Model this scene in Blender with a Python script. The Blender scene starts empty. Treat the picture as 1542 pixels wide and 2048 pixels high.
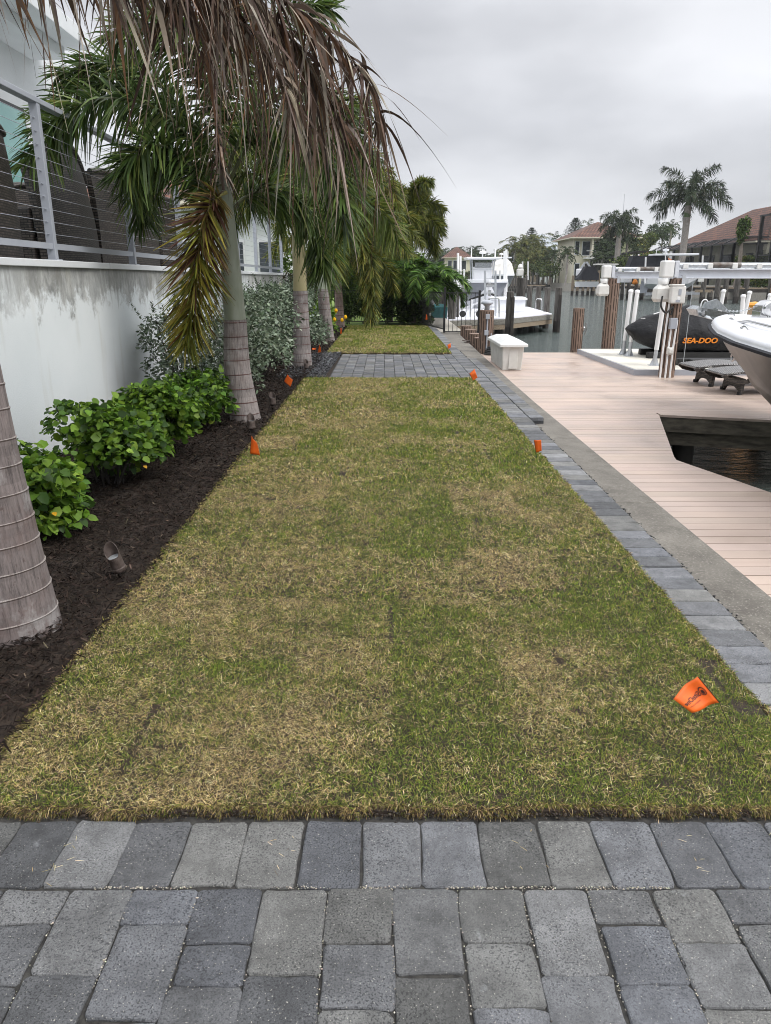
import bpy, math, random
import numpy as np
from mathutils import Vector, Matrix, noise as mnoise
R = math.radians
random.seed(7); RNG = np.random.default_rng(7)
sc = bpy.context.scene
col = sc.collection
# ---------------------------------------------------------------- camera
FPX, PITCH, EYE = 1480.0, math.atan(466/1480), 1.55
cd = bpy.data.cameras.new('camera'); cam = bpy.data.objects.new('camera', cd); col.objects.link(cam)
cd.sensor_fit = 'HORIZONTAL'; cd.sensor_width = 36; cd.lens = 36*FPX/1542
cd.clip_start = .05; cd.clip_end = 3000
cam.location = (0, 0, EYE); cam.rotation_euler = (math.pi/2-PITCH, 0, 0)
sc.camera = cam
sc.cycles.filter_width = 1.0
# ---------------------------------------------------------------- sky, sun, exposure
SUN_EL, SUN_AZ = R(46), R(118)
w = bpy.data.worlds.new("World"); sc.world = w; w.use_nodes = True
nt = w.node_tree; nt.nodes.clear()
def N(t, kind, **kw):
    n = t.nodes.new(kind)
    for k, v in kw.items(): setattr(n, k, v)
    return n
wo = N(nt, 'ShaderNodeOutputWorld'); bg = N(nt, 'ShaderNodeBackground'); bg.inputs[1].default_value = .1
sky = N(nt, 'ShaderNodeTexSky'); sky.sky_type = 'NISHITA'; sky.sun_disc = False
sky.sun_elevation = SUN_EL; sky.sun_rotation = SUN_AZ
tc = N(nt, 'ShaderNodeTexCoord'); mp = N(nt, 'ShaderNodeMapping'); mp.inputs['Scale'].default_value = (1, 1, 2.4)
mp.inputs['Location'].default_value = (.35, .2, .12)
nz = N(nt, 'ShaderNodeTexNoise'); nz.inputs['Scale'].default_value = 2.4; nz.inputs['Detail'].default_value = 5; nz.inputs['Roughness'].default_value = .45
cr = N(nt, 'ShaderNodeValToRGB')
cr.color_ramp.elements[0].position = .40; cr.color_ramp.elements[0].color = (4.7, 4.8, 5.05, 1)
cr.color_ramp.elements[1].position = .62; cr.color_ramp.elements[1].color = (7.1, 7.2, 7.45, 1)
sx = N(nt, 'ShaderNodeSeparateXYZ')
cr2 = N(nt, 'ShaderNodeValToRGB')
e = cr2.color_ramp.elements; e[0].position = 0; e[0].color = (.80,)*3+(1,); e[1].position = 1; e[1].color = (2.6,)*3+(1,)
for p, v in ((.06, .86), (.18, 1.02), (.27, .92), (.36, 1.1), (.52, 2.0), (.7, 2.4)):
    q = e.new(p); q.color = (v, v, v*1.01, 1)
mul = N(nt, 'ShaderNodeMixRGB'); mul.blend_type = 'MULTIPLY'; mul.inputs[0].default_value = 1
mx = N(nt, 'ShaderNodeMixRGB'); mx.inputs[0].default_value = .96
L = nt.links.new
L(tc.outputs['Generated'], mp.inputs[0]); L(mp.outputs[0], nz.inputs['Vector']); L(nz.outputs[0], cr.inputs[0])
L(tc.outputs['Generated'], sx.inputs[0]); L(sx.outputs[2], cr2.inputs[0])
L(cr.outputs[0], mul.inputs[1]); L(cr2.outputs[0], mul.inputs[2])
L(sky.outputs[0], mx.inputs[1]); L(mul.outputs[0], mx.inputs[2]); L(mx.outputs[0], bg.inputs[0]); L(bg.outputs[0], wo.inputs[0])
sd = bpy.data.lights.new('sun', 'SUN'); sd.energy = 1.5; sd.angle = R(24); sd.color = (1, .97, .92)
so = bpy.data.objects.new('sun', sd); col.objects.link(so)
so.rotation_euler = (math.pi/2-SUN_EL, 0, math.pi-SUN_AZ)
so.location = (0, 0, 40)
sc.view_settings.view_transform = 'Standard'; sc.view_settings.look = 'None'
sc.view_settings.exposure = 0.5; sc.view_settings.gamma = 1
sc.view_settings.use_curve_mapping = False
# ---------------------------------------------------------------- measuring helpers (photo pixel -> world point)
CP, SP = math.cos(PITCH), math.sin(PITCH)
def at(px, py, z=0.0):
    u, v = (px-771)/FPX, (py-1024)/FPX
    d = SP+v*CP; k = (EYE-z)/d
    return Vector((u*k, (CP-v*SP)*k, z))
def ay(px, py, Y):
    u, v = (px-771)/FPX, (py-1024)/FPX
    k = Y/(CP-v*SP)
    return Vector((u*k, Y, EYE-(SP+v*CP)*k))
# ---------------------------------------------------------------- materials
def new_mat(name):
    m = bpy.data.materials.new(name); m.use_nodes = True
    t = m.node_tree; t.nodes.clear()
    o = N(t, 'ShaderNodeOutputMaterial'); b = N(t, 'ShaderNodeBsdfPrincipled')
    t.links.new(b.outputs[0], o.inputs[0])
    return m, t, b, o
def noise_n(t, scale, detail=3, rough=.5, stretch=None, coord='Object'):
    c = N(t, 'ShaderNodeTexCoord'); n = N(t, 'ShaderNodeTexNoise')
    n.inputs['Scale'].default_value = scale; n.inputs['Detail'].default_value = detail; n.inputs['Roughness'].default_value = rough
    src = c.outputs[coord]
    if stretch:
        m = N(t, 'ShaderNodeMapping'); m.inputs['Scale'].default_value = stretch
        t.links.new(src, m.inputs[0]); src = m.outputs[0]
    t.links.new(src, n.inputs['Vector'])
    return n
def ramp(t, src, stops):
    r = N(t, 'ShaderNodeValToRGB'); e = r.color_ramp.elements
    for i, (p, c) in enumerate(stops):
        if not isinstance(c, (tuple, list)): c = (c, c, c)
        q = e[i] if i < 2 else e.new(p)
        q.position = p; q.color = tuple(c)+(1,)
    t.links.new(src, r.inputs[0]); return r.outputs[0]
def mixc(t, fac, a, b, mode='MIX'):
    m = N(t, 'ShaderNodeMixRGB'); m.blend_type = mode
    for i, v in ((0, fac), (1, a), (2, b)):
        if hasattr(v, 'is_linked') or hasattr(v, 'links'): t.links.new(v, m.inputs[i])
        elif isinstance(v, (int, float)): m.inputs[i].default_value = v if i == 0 else (v, v, v, 1)
        else: m.inputs[i].default_value = tuple(v)+(1,)
    return m.outputs[0]
def bump_n(t, b, h, strength=.4, dist=.01, prev=None):
    n = N(t, 'ShaderNodeBump'); n.inputs['Strength'].default_value = strength; n.inputs['Distance'].default_value = dist
    t.links.new(h, n.inputs['Height'])
    if prev is not None: t.links.new(prev, n.inputs['Normal'])
    t.links.new(n.outputs[0], b.inputs['Normal']); return n.outputs[0]
MATS = {}
def simple(name, c1, c2=None, scale=8, rough=.6, metal=0, bump=0, bscale=None, bdist=.005, stretch=None, detail=4, attr=False, spec=.5, lo=.35, hi=.65, coat=0):
    m, t, b, o = new_mat(name)
    b.inputs['Roughness'].default_value = rough; b.inputs['Metallic'].default_value = metal
    b.inputs['Specular IOR Level'].default_value = spec
    b.inputs['Coat Weight'].default_value = coat
    if c2 is None: c2 = tuple(x*.86 for x in c1)
    n = noise_n(t, scale, detail, .55, stretch)
    c = ramp(t, n.outputs[0], [(lo, c1), (hi, c2)])
    if attr:
        a = N(t, 'ShaderNodeAttribute'); a.attribute_name = 'col'
        c = mixc(t, 1, a.outputs['Color'], c, 'MULTIPLY')
    t.links.new(c, b.inputs['Base Color'])
    if bump:
        n2 = noise_n(t, bscale or scale*4, 4, .6, stretch)
        bump_n(t, b, n2.outputs[0], bump, bdist)
    MATS[name] = m; return m
def leafmat(name, rough=.45, trans=.3, spec=.4, tint=(1, 1, 1)):
    m, t, b, o = new_mat(name)
    a = N(t, 'ShaderNodeAttribute'); a.attribute_name = 'col'
    n = noise_n(t, 14, 2); c = mixc(t, 1, a.outputs['Color'], ramp(t, n.outputs[0], [(.3, .75), (.7, 1.2)]), 'MULTIPLY')
    c = mixc(t, 1, c, tint, 'MULTIPLY')
    t.links.new(c, b.inputs['Base Color']); b.inputs['Roughness'].default_value = rough; b.inputs['Specular IOR Level'].default_value = spec
    if trans:
        tr = N(t, 'ShaderNodeBsdfTranslucent'); ms = N(t, 'ShaderNodeMixShader'); ms.inputs[0].default_value = trans
        t.links.new(c, tr.inputs[0]); t.links.new(b.outputs[0], ms.inputs[1]); t.links.new(tr.outputs[0], ms.inputs[2]); t.links.new(ms.outputs[0], o.inputs[0])
    MATS[name] = m; return m
leafmat('leaf', .5, .38, .3); leafmat('grass_blade', .6, .3, .25); leafmat('dead_leaf', .6, .15, .3); leafmat('waxy_leaf', .5, .35, .3)
leafmat('silver_leaf', .6, .15, .3); leafmat('far_leaf', .7, .15, .15)
simple('matte', (1, 1, 1), (.82,)*3, 12, .85, attr=True, bump=.15, bscale=60, spec=.15)
simple('gloss', (1, 1, 1), (.93,)*3, 6, .25, attr=True)
# paver: speckled concrete with dark pits and light grit
def paver_mat(name, k=1.0):
    m, t, b, o = new_mat(name)
    a = N(t, 'ShaderNodeAttribute'); a.attribute_name = 'col'
    big = noise_n(t, 10, 6, .68); c = mixc(t, 1, a.outputs['Color'], ramp(t, big.outputs[0], [(.3, .60), (.5, .95), (.72, 1.35)]), 'MULTIPLY')
    pit = noise_n(t, 185, 2, .5); pf = ramp(t, pit.outputs[0], [(.545, 0), (.60, 1)])
    reg = noise_n(t, 5, 2); rf = ramp(t, reg.outputs[0], [(.35, .35), (.6, .95)])
    c = mixc(t, mixc(t, 1, pf, rf, 'MULTIPLY'), c, mixc(t, 1, c, (.38, .385, .40), 'MULTIPLY'))
    fine = noise_n(t, 420, 2); c = mixc(t, 1, c, ramp(t, fine.outputs[0], [(.3, .72), (.7, 1.28)]), 'MULTIPLY')
    grit = noise_n(t, 190, 1); c = mixc(t, ramp(t, grit.outputs[0], [(.70, 0), (.74, .7)]), c, (.42, .40, .35))
    st = noise_n(t, 13, 5, .7); c = mixc(t, ramp(t, st.outputs[0], [(.66, 0), (.76, .35)]), c, (.33, .34, .35))
    t.links.new(c, b.inputs['Base Color']); b.inputs['Roughness'].default_value = .8; b.inputs['Specular IOR Level'].default_value = .35
    n1 = bump_n(t, b, pf, -.35, .0012); n2 = bump_n(t, b, fine.outputs[0], .5, .0012, n1)
    und = noise_n(t, 11, 3); bump_n(t, b, und.outputs[0], .5, .006, n2)
    MATS[name] = m
paver_mat('paver')
def concrete_mat():
    m, t, b, o = new_mat('seawall_concrete')
    n = noise_n(t, 3, 5, .65); c = ramp(t, n.outputs[0], [(.3, (.085, .076, .064)), (.7, (.19, .175, .15))])
    s = noise_n(t, 75, 3, .7); c = mixc(t, ramp(t, s.outputs[0], [(.56, 0), (.64, .5)]), c, (.38, .355, .31))
    s3 = noise_n(t, 50, 3, .8, (1.1, 1, 1)); c = mixc(t, ramp(t, s3.outputs[0], [(.55, 0), (.64, .6)]), c, (.075, .068, .055))
    t.links.new(c, b.inputs['Base Color']); b.inputs['Roughness'].default_value = .85
    bump_n(t, b, s.outputs[0], .7, .004); MATS['seawall_concrete'] = m
concrete_mat()
def deck_mat(name, base, dark, gloss=.3):
    m, t, b, o = new_mat(name)
    a = N(t, 'ShaderNodeAttribute'); a.attribute_name = 'col'
    n = noise_n(t, 2, 4, .6, (.5, 5, 1)); c = ramp(t, n.outputs[0], [(.3, base), (.75, dark)])
    c = mixc(t, 1, c, a.outputs['Color'], 'MULTIPLY')
    p = noise_n(t, 1.1, 4, .6); c = mixc(t, 1, c, ramp(t, p.outputs[0], [(.35, .88), (.65, 1.08)]), 'MULTIPLY')
    sp = noise_n(t, 26, 2, .5, (.5, 1.5, 1)); c = mixc(t, ramp(t, sp.outputs[0], [(.73, 0), (.77, .5)]), c, (.12, .09, .07))
    t.links.new(c, b.inputs['Base Color'])
    t.links.new(ramp(t, p.outputs[0], [(.38, gloss-.12), (.62, gloss+.22)]), b.inputs['Roughness'])
    g = noise_n(t, 5, 5, .7, (1, 40, 1)); bump_n(t, b, g.outputs[0], .25, .002)
    b.inputs['Specular IOR Level'].default_value = .24
    MATS[name] = m
deck_mat('composite_deck', (.455, .365, .31), (.41, .325, .275), .40)
deck_mat('pale_deck', (.66, .63, .55), (.58, .55, .48), .5)
simple('white_deck', (.80, .80, .84), (.72, .72, .78), 5, .35)
simple('bark', (1, 1, 1), (.45, .42, .40), 9, .85, attr=True, bump=.7, bscale=20, bdist=.012, stretch=(4, 4, .35), detail=5)
def trunk_mat():
    # ringed palm trunk: stretched fibres, ring scars follow height
    m, t, b, o = new_mat('ringed_trunk')
    a = N(t, 'ShaderNodeAttribute'); a.attribute_name = 'col'
    f = noise_n(t, 20, 7, .8, (3.4, 3.4, .22)); c = mixc(t, 1, a.outputs['Color'], ramp(t, f.outputs[0], [(.34, .34), (.47, .92), (.64, 1.35)]), 'MULTIPLY')
    g = noise_n(t, 5, 4, .6); c = mixc(t, ramp(t, g.outputs[0], [(.50, 0), (.66, .55)]), c, (.13, .085, .075))
    h = noise_n(t, 7, 5, .7, (1, 1, .6)); c = mixc(t, ramp(t, h.outputs[0], [(.56, 0), (.68, .5)]), c, (.40, .39, .38))
    d = noise_n(t, 70, 2, .6, (1, 1, .5)); c = mixc(t, ramp(t, d.outputs[0], [(.66, 0), (.72, .7)]), c, (.07, .045, .04))
    t.links.new(c, b.inputs['Base Color']); b.inputs['Roughness'].default_value = .85
    bump_n(t, b, f.outputs[0], .6, .006); MATS['ringed_trunk'] = m
trunk_mat()
simple('crownshaft', (1, 1, 1), (.72, .75, .66), 5, .5, attr=True, stretch=(2, 2, .5), bump=.1)
simple('piling_composite', (.24, .165, .125), (.185, .125, .095), 5, .7, stretch=(6, 6, .5), bump=.2)
simple('dark_groove', (.045, .03, .022), None, 6, .9)
simple('old_wood', (.13, .12, .108), (.038, .032, .027), 6, .9, stretch=(4, 4, .35), bump=.8, bscale=18, bdist=.02)
simple('wet_wood', (.035, .028, .022), (.015, .012, .01), 6, .6)
simple('tan_wood', (.30, .24, .17), (.17, .13, .09), 5, .85, stretch=(1, 6, 6), bump=.4)
simple('grey_wood', (.26, .25, .22), (.13, .12, .10), 4, .85, stretch=(.6, 4, 5), bump=.4, detail=6)
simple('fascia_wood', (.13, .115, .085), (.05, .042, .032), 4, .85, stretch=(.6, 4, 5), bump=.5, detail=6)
simple('aluminium', (.55, .57, .60), (.47, .49, .52), 6, .38, metal=.55)
simple('painted_aluminium', (.62, .64, .68), (.56, .58, .62), 4, .4, metal=.1)
simple('rail_grey', (.36, .38, .42), (.33, .35, .39), 3, .4)
simple('steel', (.62, .62, .62), (.5, .5, .5), 9, .18, metal=1)
simple('galvanised', (.42, .45, .47), (.60, .62, .64), 22, .4, metal=.6, bump=.2)
simple('white_plastic', (.74, .74, .72), (.66, .66, .64), 5, .4, bump=.1, bscale=90, bdist=.002)
simple('dirty_plastic', (.68, .67, .64), (.55, .54, .50), 4, .45, bump=.2, bscale=120, bdist=.002, detail=7)
simple('pvc', (.80, .80, .80), (.73, .73, .73), 3, .35)
simple('gelcoat', (.74, .75, .77), (.69, .70, .73), 3, .32)
simple('hull_bottom', (.30, .27, .235), (.20, .18, .16), 3, .45)
simple('hull_grey', (.13, .14, .165), (.17, .18, .20), 3, .28)
simple('hull_tan', (.25, .22, .195), (.11, .10, .092), 1.3, .3, detail=3)
simple('black_metal', (.012, .012, .013), None, 5, .4)
simple('black_canvas', (.006, .006, .007), (.013, .013, .015), 5, .6, bump=.8, bscale=6, bdist=.05, spec=.25)
simple('charcoal_canvas', (.012, .013, .017), (.02, .021, .026), 4, .7, spec=.2)
simple('black_rubber', (.012, .012, .012), None, 5, .6)
simple('orange_ink', (.75, .24, .015), (.66, .2, .01), 12, .5)
simple('black_ink', (.05, .015, .01), None, 12, .6)
simple('orange_flag', (.80, .14, .008), (.72, .105, .006), 18, .55, bump=.2, bscale=30)
simple('bronze', (.055, .038, .032), (.12, .095, .085), 30, .5, metal=.35, bump=.3, bscale=80)
simple('lens', (.35, .37, .38), (.22, .23, .24), 20, .2)
simple('stake', (.03, .025, .022), None, 8, .7)
simple('soil', (.022, .015, .011), (.045, .030, .020), 35, .95, bump=.8, bscale=90, bdist=.01)
simple('joint_sand', (.05, .047, .042), (.02, .019, .018), 60, .95, bump=.5, bscale=300)
simple('granite_chip', (1, 1, 1), (.6, .6, .6), 60, .45, attr=True)
simple('window_glass', (.02, .025, .03), (.05, .06, .07), 2, .06)
simple('teal_glass', (.20, .36, .34), (.14, .28, .27), 1.2, .08)
simple('white_frame', (.72, .73, .74), None, 4, .5)
simple('cream_stucco', (.66, .62, .50), (.60, .56, .45), 2, .85, bump=.2, bscale=40)
simple('white_stucco', (.66, .68, .69), (.60, .62, .63), 1.5, .8, bump=.2, bscale=60)
simple('metal_roof', (.36, .39, .42), (.30, .33, .36), 1, .45, bump=0)
simple('hedge_core', (.010, .018, .006), None, 10, .9)
simple('far_wall', (.30, .24, .19), None, 1, .8)
simple('coil_rubber', (.01, .01, .01), None, 5, .45)
simple('yellow_float', (.75, .32, .03), None, 5, .5)
simple('teal_tarp', (.02, .16, .17), None, 5, .6)
simple('lawn_far', (.10, .17, .025), (.15, .22, .04), 3, .95, bump=.4, bscale=60, bdist=.02)
simple('seabed', (.05, .06, .045), None, 1, .95)
simple('path_concrete', (.40, .37, .32), (.32, .30, .26), 3, .9)
simple('lift_brown', (.10, .075, .06), (.2, .19, .18), 9, .5, metal=.3)
def tile_mat(name, c1, c2, s=1):
    m, t, b, o = new_mat(name)
    c = N(t, 'ShaderNodeTexCoord'); mp = N(t, 'ShaderNodeMapping'); mp.inputs['Scale'].default_value = (s, s, s)
    br = N(t, 'ShaderNodeTexBrick'); t.links.new(c.outputs['UV'], mp.inputs[0]); t.links.new(mp.outputs[0], br.inputs[0])
    br.inputs['Color1'].default_value = tuple(c1)+(1,); br.inputs['Color2'].default_value = tuple(c2)+(1,); br.inputs['Mortar'].default_value = tuple(x*.35 for x in c2)+(1,)
    br.inputs['Scale'].default_value = 1; br.inputs['Brick Width'].default_value = .7; br.inputs['Row Height'].default_value = .8; br.inputs['Mortar Size'].default_value = .13
    n = noise_n(t, .7, 5, .7); cc = mixc(t, 1, br.outputs[0], ramp(t, n.outputs[0], [(.3, .6), (.7, 1.25)]), 'MULTIPLY')
    t.links.new(cc, b.inputs['Base Color']); b.inputs['Roughness'].default_value = .85
    bump_n(t, b, br.outputs['Fac'], -.8, .06); MATS[name] = m
tile_mat('clay_tile', (.20, .078, .042), (.10, .045, .032)); tile_mat('brown_tile', (.20, .095, .065), (.14, .07, .05))
def screen_mat():
    m, t, b, o = new_mat('insect_screen')
    b.inputs['Base Color'].default_value = (.015, .016, .018, 1); b.inputs['Roughness'].default_value = .8
    tr = N(t, 'ShaderNodeBsdfTransparent'); ms = N(t, 'ShaderNodeMixShader')
    n = noise_n(t, .8, 3); t.links.new(ramp(t, n.outputs[0], [(.3, .45), (.7, .62)]), ms.inputs[0])
    t.links.new(tr.outputs[0], ms.inputs[1]); t.links.new(b.outputs[0], ms.inputs[2]); t.links.new(ms.outputs[0], o.inputs[0]); MATS['insect_screen'] = m
screen_mat()
def wall_mat():
    m, t, b, o = new_mat('stained_stucco')
    base = noise_n(t, 1.2, 4); c = ramp(t, base.outputs[0], [(.3, (.66, .70, .715)), (.7, (.74, .77, .78))])
    tcn = N(t, 'ShaderNodeTexCoord'); sp = N(t, 'ShaderNodeSeparateXYZ'); t.links.new(tcn.outputs['Object'], sp.inputs[0])
    drip = noise_n(t, 3.2, 7, .72, (1, 1.1, 1.0))
    def math_(op, a, bb):
        n = N(t, 'ShaderNodeMath'); n.operation = op
        for i, v in ((0, a), (1, bb)):
            if isinstance(v, (int, float)): n.inputs[i].default_value = v
            else: t.links.new(v, n.inputs[i])
        return n.outputs[0]
    # mould band: object z runs 0..1.65; y runs along the wall
    h = math_('ADD', sp.outputs[2], math_('MULTIPLY', math_('SUBTRACT', drip.outputs[0], .5), 1.3))
    band = ramp(t, math_('MULTIPLY', h, .5), [(.64, 0), (.71, .85)])
    longn = noise_n(t, .35, 2, .5, (1, 1, 0)); keep = ramp(t, longn.outputs[0], [(.36, .15), (.50, 1)])
    band = mixc(t, 1, band, keep, 'MULTIPLY')
    mot = noise_n(t, 5, 7, .75, (1, 1, .6)); stain = ramp(t, mot.outputs[0], [(.38, (.13, .13, .12)), (.62, (.46, .46, .44))])
    c = mixc(t, band, c, stain)
    d2 = noise_n(t, 5.5, 5, .7, (1, 1.6, .3)); h2 = math_('ADD', sp.outputs[2], math_('MULTIPLY', math_('SUBTRACT', d2.outputs[0], .5), 1.5))
    c = mixc(t, ramp(t, math_('MULTIPLY', h2, .5), [(.70, 0), (.80, .5)]), c, (.20, .20, .185))
    ru = noise_n(t, 2.2, 3, .5, (1, 2.2, .4)); c = mixc(t, ramp(t, ru.outputs[0], [(.58, 0), (.78, .3)]), c, (.40, .37, .28))
    t.links.new(c, b.inputs['Base Color']); b.inputs['Roughness'].default_value = .85
    bp = noise_n(t, 70, 4, .6); bump_n(t, b, bp.outputs[0], .5, .004); MATS['stained_stucco'] = m
wall_mat()
def wicker_mat(name, c1, c2, sc_=(1, 1, 1)):
    m, t, b, o = new_mat(name)
    c = N(t, 'ShaderNodeTexCoord'); br = N(t, 'ShaderNodeTexBrick'); t.links.new(c.outputs['UV'], br.inputs[0])
    br.inputs['Color1'].default_value = tuple(c1)+(1,); br.inputs['Color2'].default_value = tuple(c2)+(1,); br.inputs['Mortar'].default_value = (.006, .005, .005, 1)
    br.inputs['Scale'].default_value = 1; br.inputs['Brick Width'].default_value = .05*sc_[0]; br.inputs['Row Height'].default_value = .016*sc_[1]
    br.inputs['Mortar Size'].default_value = .0045*sc_[1]; br.inputs['Mortar Smooth'].default_value = .6
    n = noise_n(t, 40, 3); cc = mixc(t, 1, br.outputs[0], ramp(t, n.outputs[0], [(.3, .6), (.7, 1.4)]), 'MULTIPLY')
    t.links.new(cc, b.inputs['Base Color']); b.inputs['Roughness'].default_value = .5
    bump_n(t, b, br.outputs['Fac'], -1, .012); MATS[name] = m
wicker_mat('wicker', (.085, .07, .058), (.04, .032, .027), (1.6, 1.5, 1))
wicker_mat('grey_wicker', (.34, .33, .32), (.20, .19, .185), (.8, 1.8, 1))
def water_mat():
    m, t, b, o = new_mat('canal_water')
    b.inputs['Base Color'].default_value = (.06, .08, .073, 1); b.inputs['Roughness'].default_value = .06; b.inputs['IOR'].default_value = 1.33
    n1 = noise_n(t, 3.0, 5, .65, (.55, 1.2, 1)); n2 = noise_n(t, .5, 3, .5, (.7, 1.4, 1))
    p = bump_n(t, b, n1.outputs[0], 1, .22); bump_n(t, b, n2.outputs[0], .8, .22, p); MATS['canal_water'] = m
water_mat()
# ---------------------------------------------------------------- mesh builder
ORG = {}
def _tag(o, label=None, cat=None, group=None, kind=None):
    if label: o['label'] = label
    if cat: o['category'] = cat
    if group: o['group'] = group
    if kind: o['kind'] = kind
    return o
def thing(name, label, cat, loc=(0, 0, 0), group=None):
    o = bpy.data.objects.new(name, None); col.objects.link(o); o.location = loc; o.empty_display_size = .2
    ORG[o.name] = Vector(loc); return _tag(o, label, cat, group)
def link_mesh(name, me, mat, parent, org):
    o = bpy.data.objects.new(name, me); col.objects.link(o)
    if isinstance(mat, str): mat = [mat]
    for m_ in mat: me.materials.append(MATS[m_])
    if parent is not None: o.parent = parent
    else: o.location = org
    ORG[o.name] = Vector(org); return o
def np_mesh(name, V, F, C, mat, parent=None, smooth=False, org=None):
    """V (n,3) world, F (m,k) ints, C (m,3) face colours"""
    if org is None: org = ORG[parent.name] if parent is not None else Vector((V[:, 0].mean(), V[:, 1].mean(), V[:, 2].min()))
    V = np.asarray(V, dtype=np.float32)-np.array(org, dtype=np.float32)
    me = bpy.data.meshes.new(name); n, k = F.shape
    me.vertices.add(len(V)); me.vertices.foreach_set('co', V.ravel())
    me.loops.add(n*k); me.loops.foreach_set('vertex_index', F.astype(np.int32).ravel())
    me.polygons.add(n); me.polygons.foreach_set('loop_start', (np.arange(n)*k).astype(np.int32))
    me.polygons.foreach_set('loop_total', np.full(n, k, dtype=np.int32))
    if smooth: me.polygons.foreach_set('use_smooth', np.ones(n, dtype=bool))
    me.update(calc_edges=True)
    if C is not None:
        a = me.attributes.new('col', 'FLOAT_COLOR', 'FACE')
        cc = np.ones((n, 4), dtype=np.float32); cc[:, :3] = C; a.data.foreach_set('color', cc.ravel())
    return link_mesh(name, me, mat, parent, org)
class MB:
    def __init__(s): s.v = []; s.f = []; s.c = []; s.m = []; s.uv = {}; s.mi = 0
    def add(s, vs, fs, c=(1, 1, 1), uvs=None):
        o = len(s.v); s.v += [tuple(p) for p in vs]
        for i, f in enumerate(fs):
            if uvs: s.uv[len(s.f)] = uvs[i]
            s.f.append([o+j for j in f]); s.c.append(c); s.m.append(s.mi)
        return s
    def box(s, c, d, rz=0, col_=(1, 1, 1), M=None):
        x, y, z = (q/2 for q in d); vs = [Vector((a, b, e)) for a in (-x, x) for b in (-y, y) for e in (-z, z)]
        T = M if M is not None else Matrix.Rotation(rz, 3, 'Z'); c = Vector(c)
        return s.add([T@p+c for p in vs], [(0, 1, 3, 2), (4, 6, 7, 5), (0, 4, 5, 1), (2, 3, 7, 6), (0, 2, 6, 4), (1, 5, 7, 3)], col_)
    def bar(s, a, b, w, h=None, col_=(1, 1, 1), up=(0, 0, 1)):
        a, b = Vector(a), Vector(b); d = b-a; L_ = d.length; d.normalize(); up = Vector(up)
        if abs(d.dot(up)) > .98: up = Vector((0, 1, 0))
        sd_ = d.cross(up).normalized(); u2 = sd_.cross(d)
        M = Matrix((d, sd_, u2)).transposed()
        return s.box((a+b)/2, (L_, w, h or w), M=M, col_=col_)
    def tube(s, pts, rad, n=8, col_=(1, 1, 1), cap=True):
        pts = [Vector(p) for p in pts]; k = len(pts)
        if isinstance(rad, (int, float)): rad = [rad]*k
        cs = col_ if isinstance(col_, list) else None
        rings = []; prev = None
        for i, p in enumerate(pts):
            d = (pts[min(i+1, k-1)]-pts[max(i-1, 0)]).normalized()
            if prev is None:
                a = d.cross(Vector((0, 1, 0)) if abs(d.y) < .9 else Vector((1, 0, 0))).normalized()
            else: a = (prev-d*prev.dot(d)).normalized()
            prev = a; b = d.cross(a)
            rings.append([p+(a*math.cos(2*math.pi*j/n)+b*math.sin(2*math.pi*j/n))*rad[i] for j in range(n)])
        for i in range(k-1):
            vs = rings[i]+rings[i+1]
            s.add(vs, [(j, (j+1) % n, n+(j+1) % n, n+j) for j in range(n)], cs[i] if cs else col_) if cs or k < 3 else None
        if not cs and k >= 3:
            s.add([p for r in rings for p in r], [(i*n+j, i*n+(j+1) % n, (i+1)*n+(j+1) % n, (i+1)*n+j) for i in range(k-1) for j in range(n)], col_)
        if cap:
            s.add(rings[0], [tuple(range(n))[::-1]], cs[0] if cs else col_); s.add(rings[-1], [tuple(range(n))], cs[-1] if cs else col_)
        return s
    def lathe(s, prof, c, n=20, col_=(1, 1, 1), M=None):
        T = M or Matrix.Identity(3); c = Vector(c); k = len(prof)
        vs = [T@Vector((r*math.cos(2*math.pi*j/n), r*math.sin(2*math.pi*j/n), z))+c for r, z in prof for j in range(n)]
        return s.add(vs, [(i*n+j, i*n+(j+1) % n, (i+1)*n+(j+1) % n, (i+1)*n+j) for i in range(k-1) for j in range(n)], col_)
    def prism(s, poly, z0, z1, col_=(1, 1, 1)):
        n = len(poly); vs = [(p[0], p[1], z0) for p in poly]+[(p[0], p[1], z1) for p in poly]
        return s.add(vs, [tuple(range(n))[::-1], tuple(range(n, 2*n))]+[(i, (i+1) % n, n+(i+1) % n, n+i) for i in range(n)], col_)
    def loft(s, rings, col_=(1, 1, 1), closed=True, cap=True):
        n = len(rings[0]); k = len(rings); m_ = n if closed else n-1
        s.add([p for r in rings for p in r], [(i*n+j, i*n+(j+1) % n, (i+1)*n+(j+1) % n, (i+1)*n+j) for i in range(k-1) for j in range(m_)], col_)
        if cap and closed: s.add(rings[0], [tuple(range(n))[::-1]], col_); s.add(rings[-1], [tuple(range(n))], col_)
        return s
    def quaduv(s, p, su, sv, col_=(1, 1, 1)):   # p: 4 corners, uv in metres
        return s.add(p, [(0, 1, 2, 3)], col_, [((0, 0), (su, 0), (su, sv), (0, sv))])
    def build(s, name, mat, parent=None, smooth=False, bevel=0, org=None, boxuv=False, seg=2, weld=False):
        if org is None: org = ORG[parent.name] if parent is not None else None
        xs = np.array(s.v, dtype=np.float64)
        if org is None: org = Vector((float(xs[:, 0].min()+xs[:, 0].max())/2, float(xs[:, 1].min()+xs[:, 1].max())/2, float(xs[:, 2].min())))
        me = bpy.data.meshes.new(name); me.from_pydata([tuple(Vector(p)-Vector(org)) for p in s.v], [], s.f)
        a = me.attributes.new('col', 'FLOAT_COLOR', 'FACE')
        cc = np.ones((len(s.f), 4), dtype=np.float32); cc[:, :3] = s.c; a.data.foreach_set('color', cc.ravel())
        me.polygons.foreach_set('material_index', np.array(s.m, dtype=np.int32))
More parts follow.
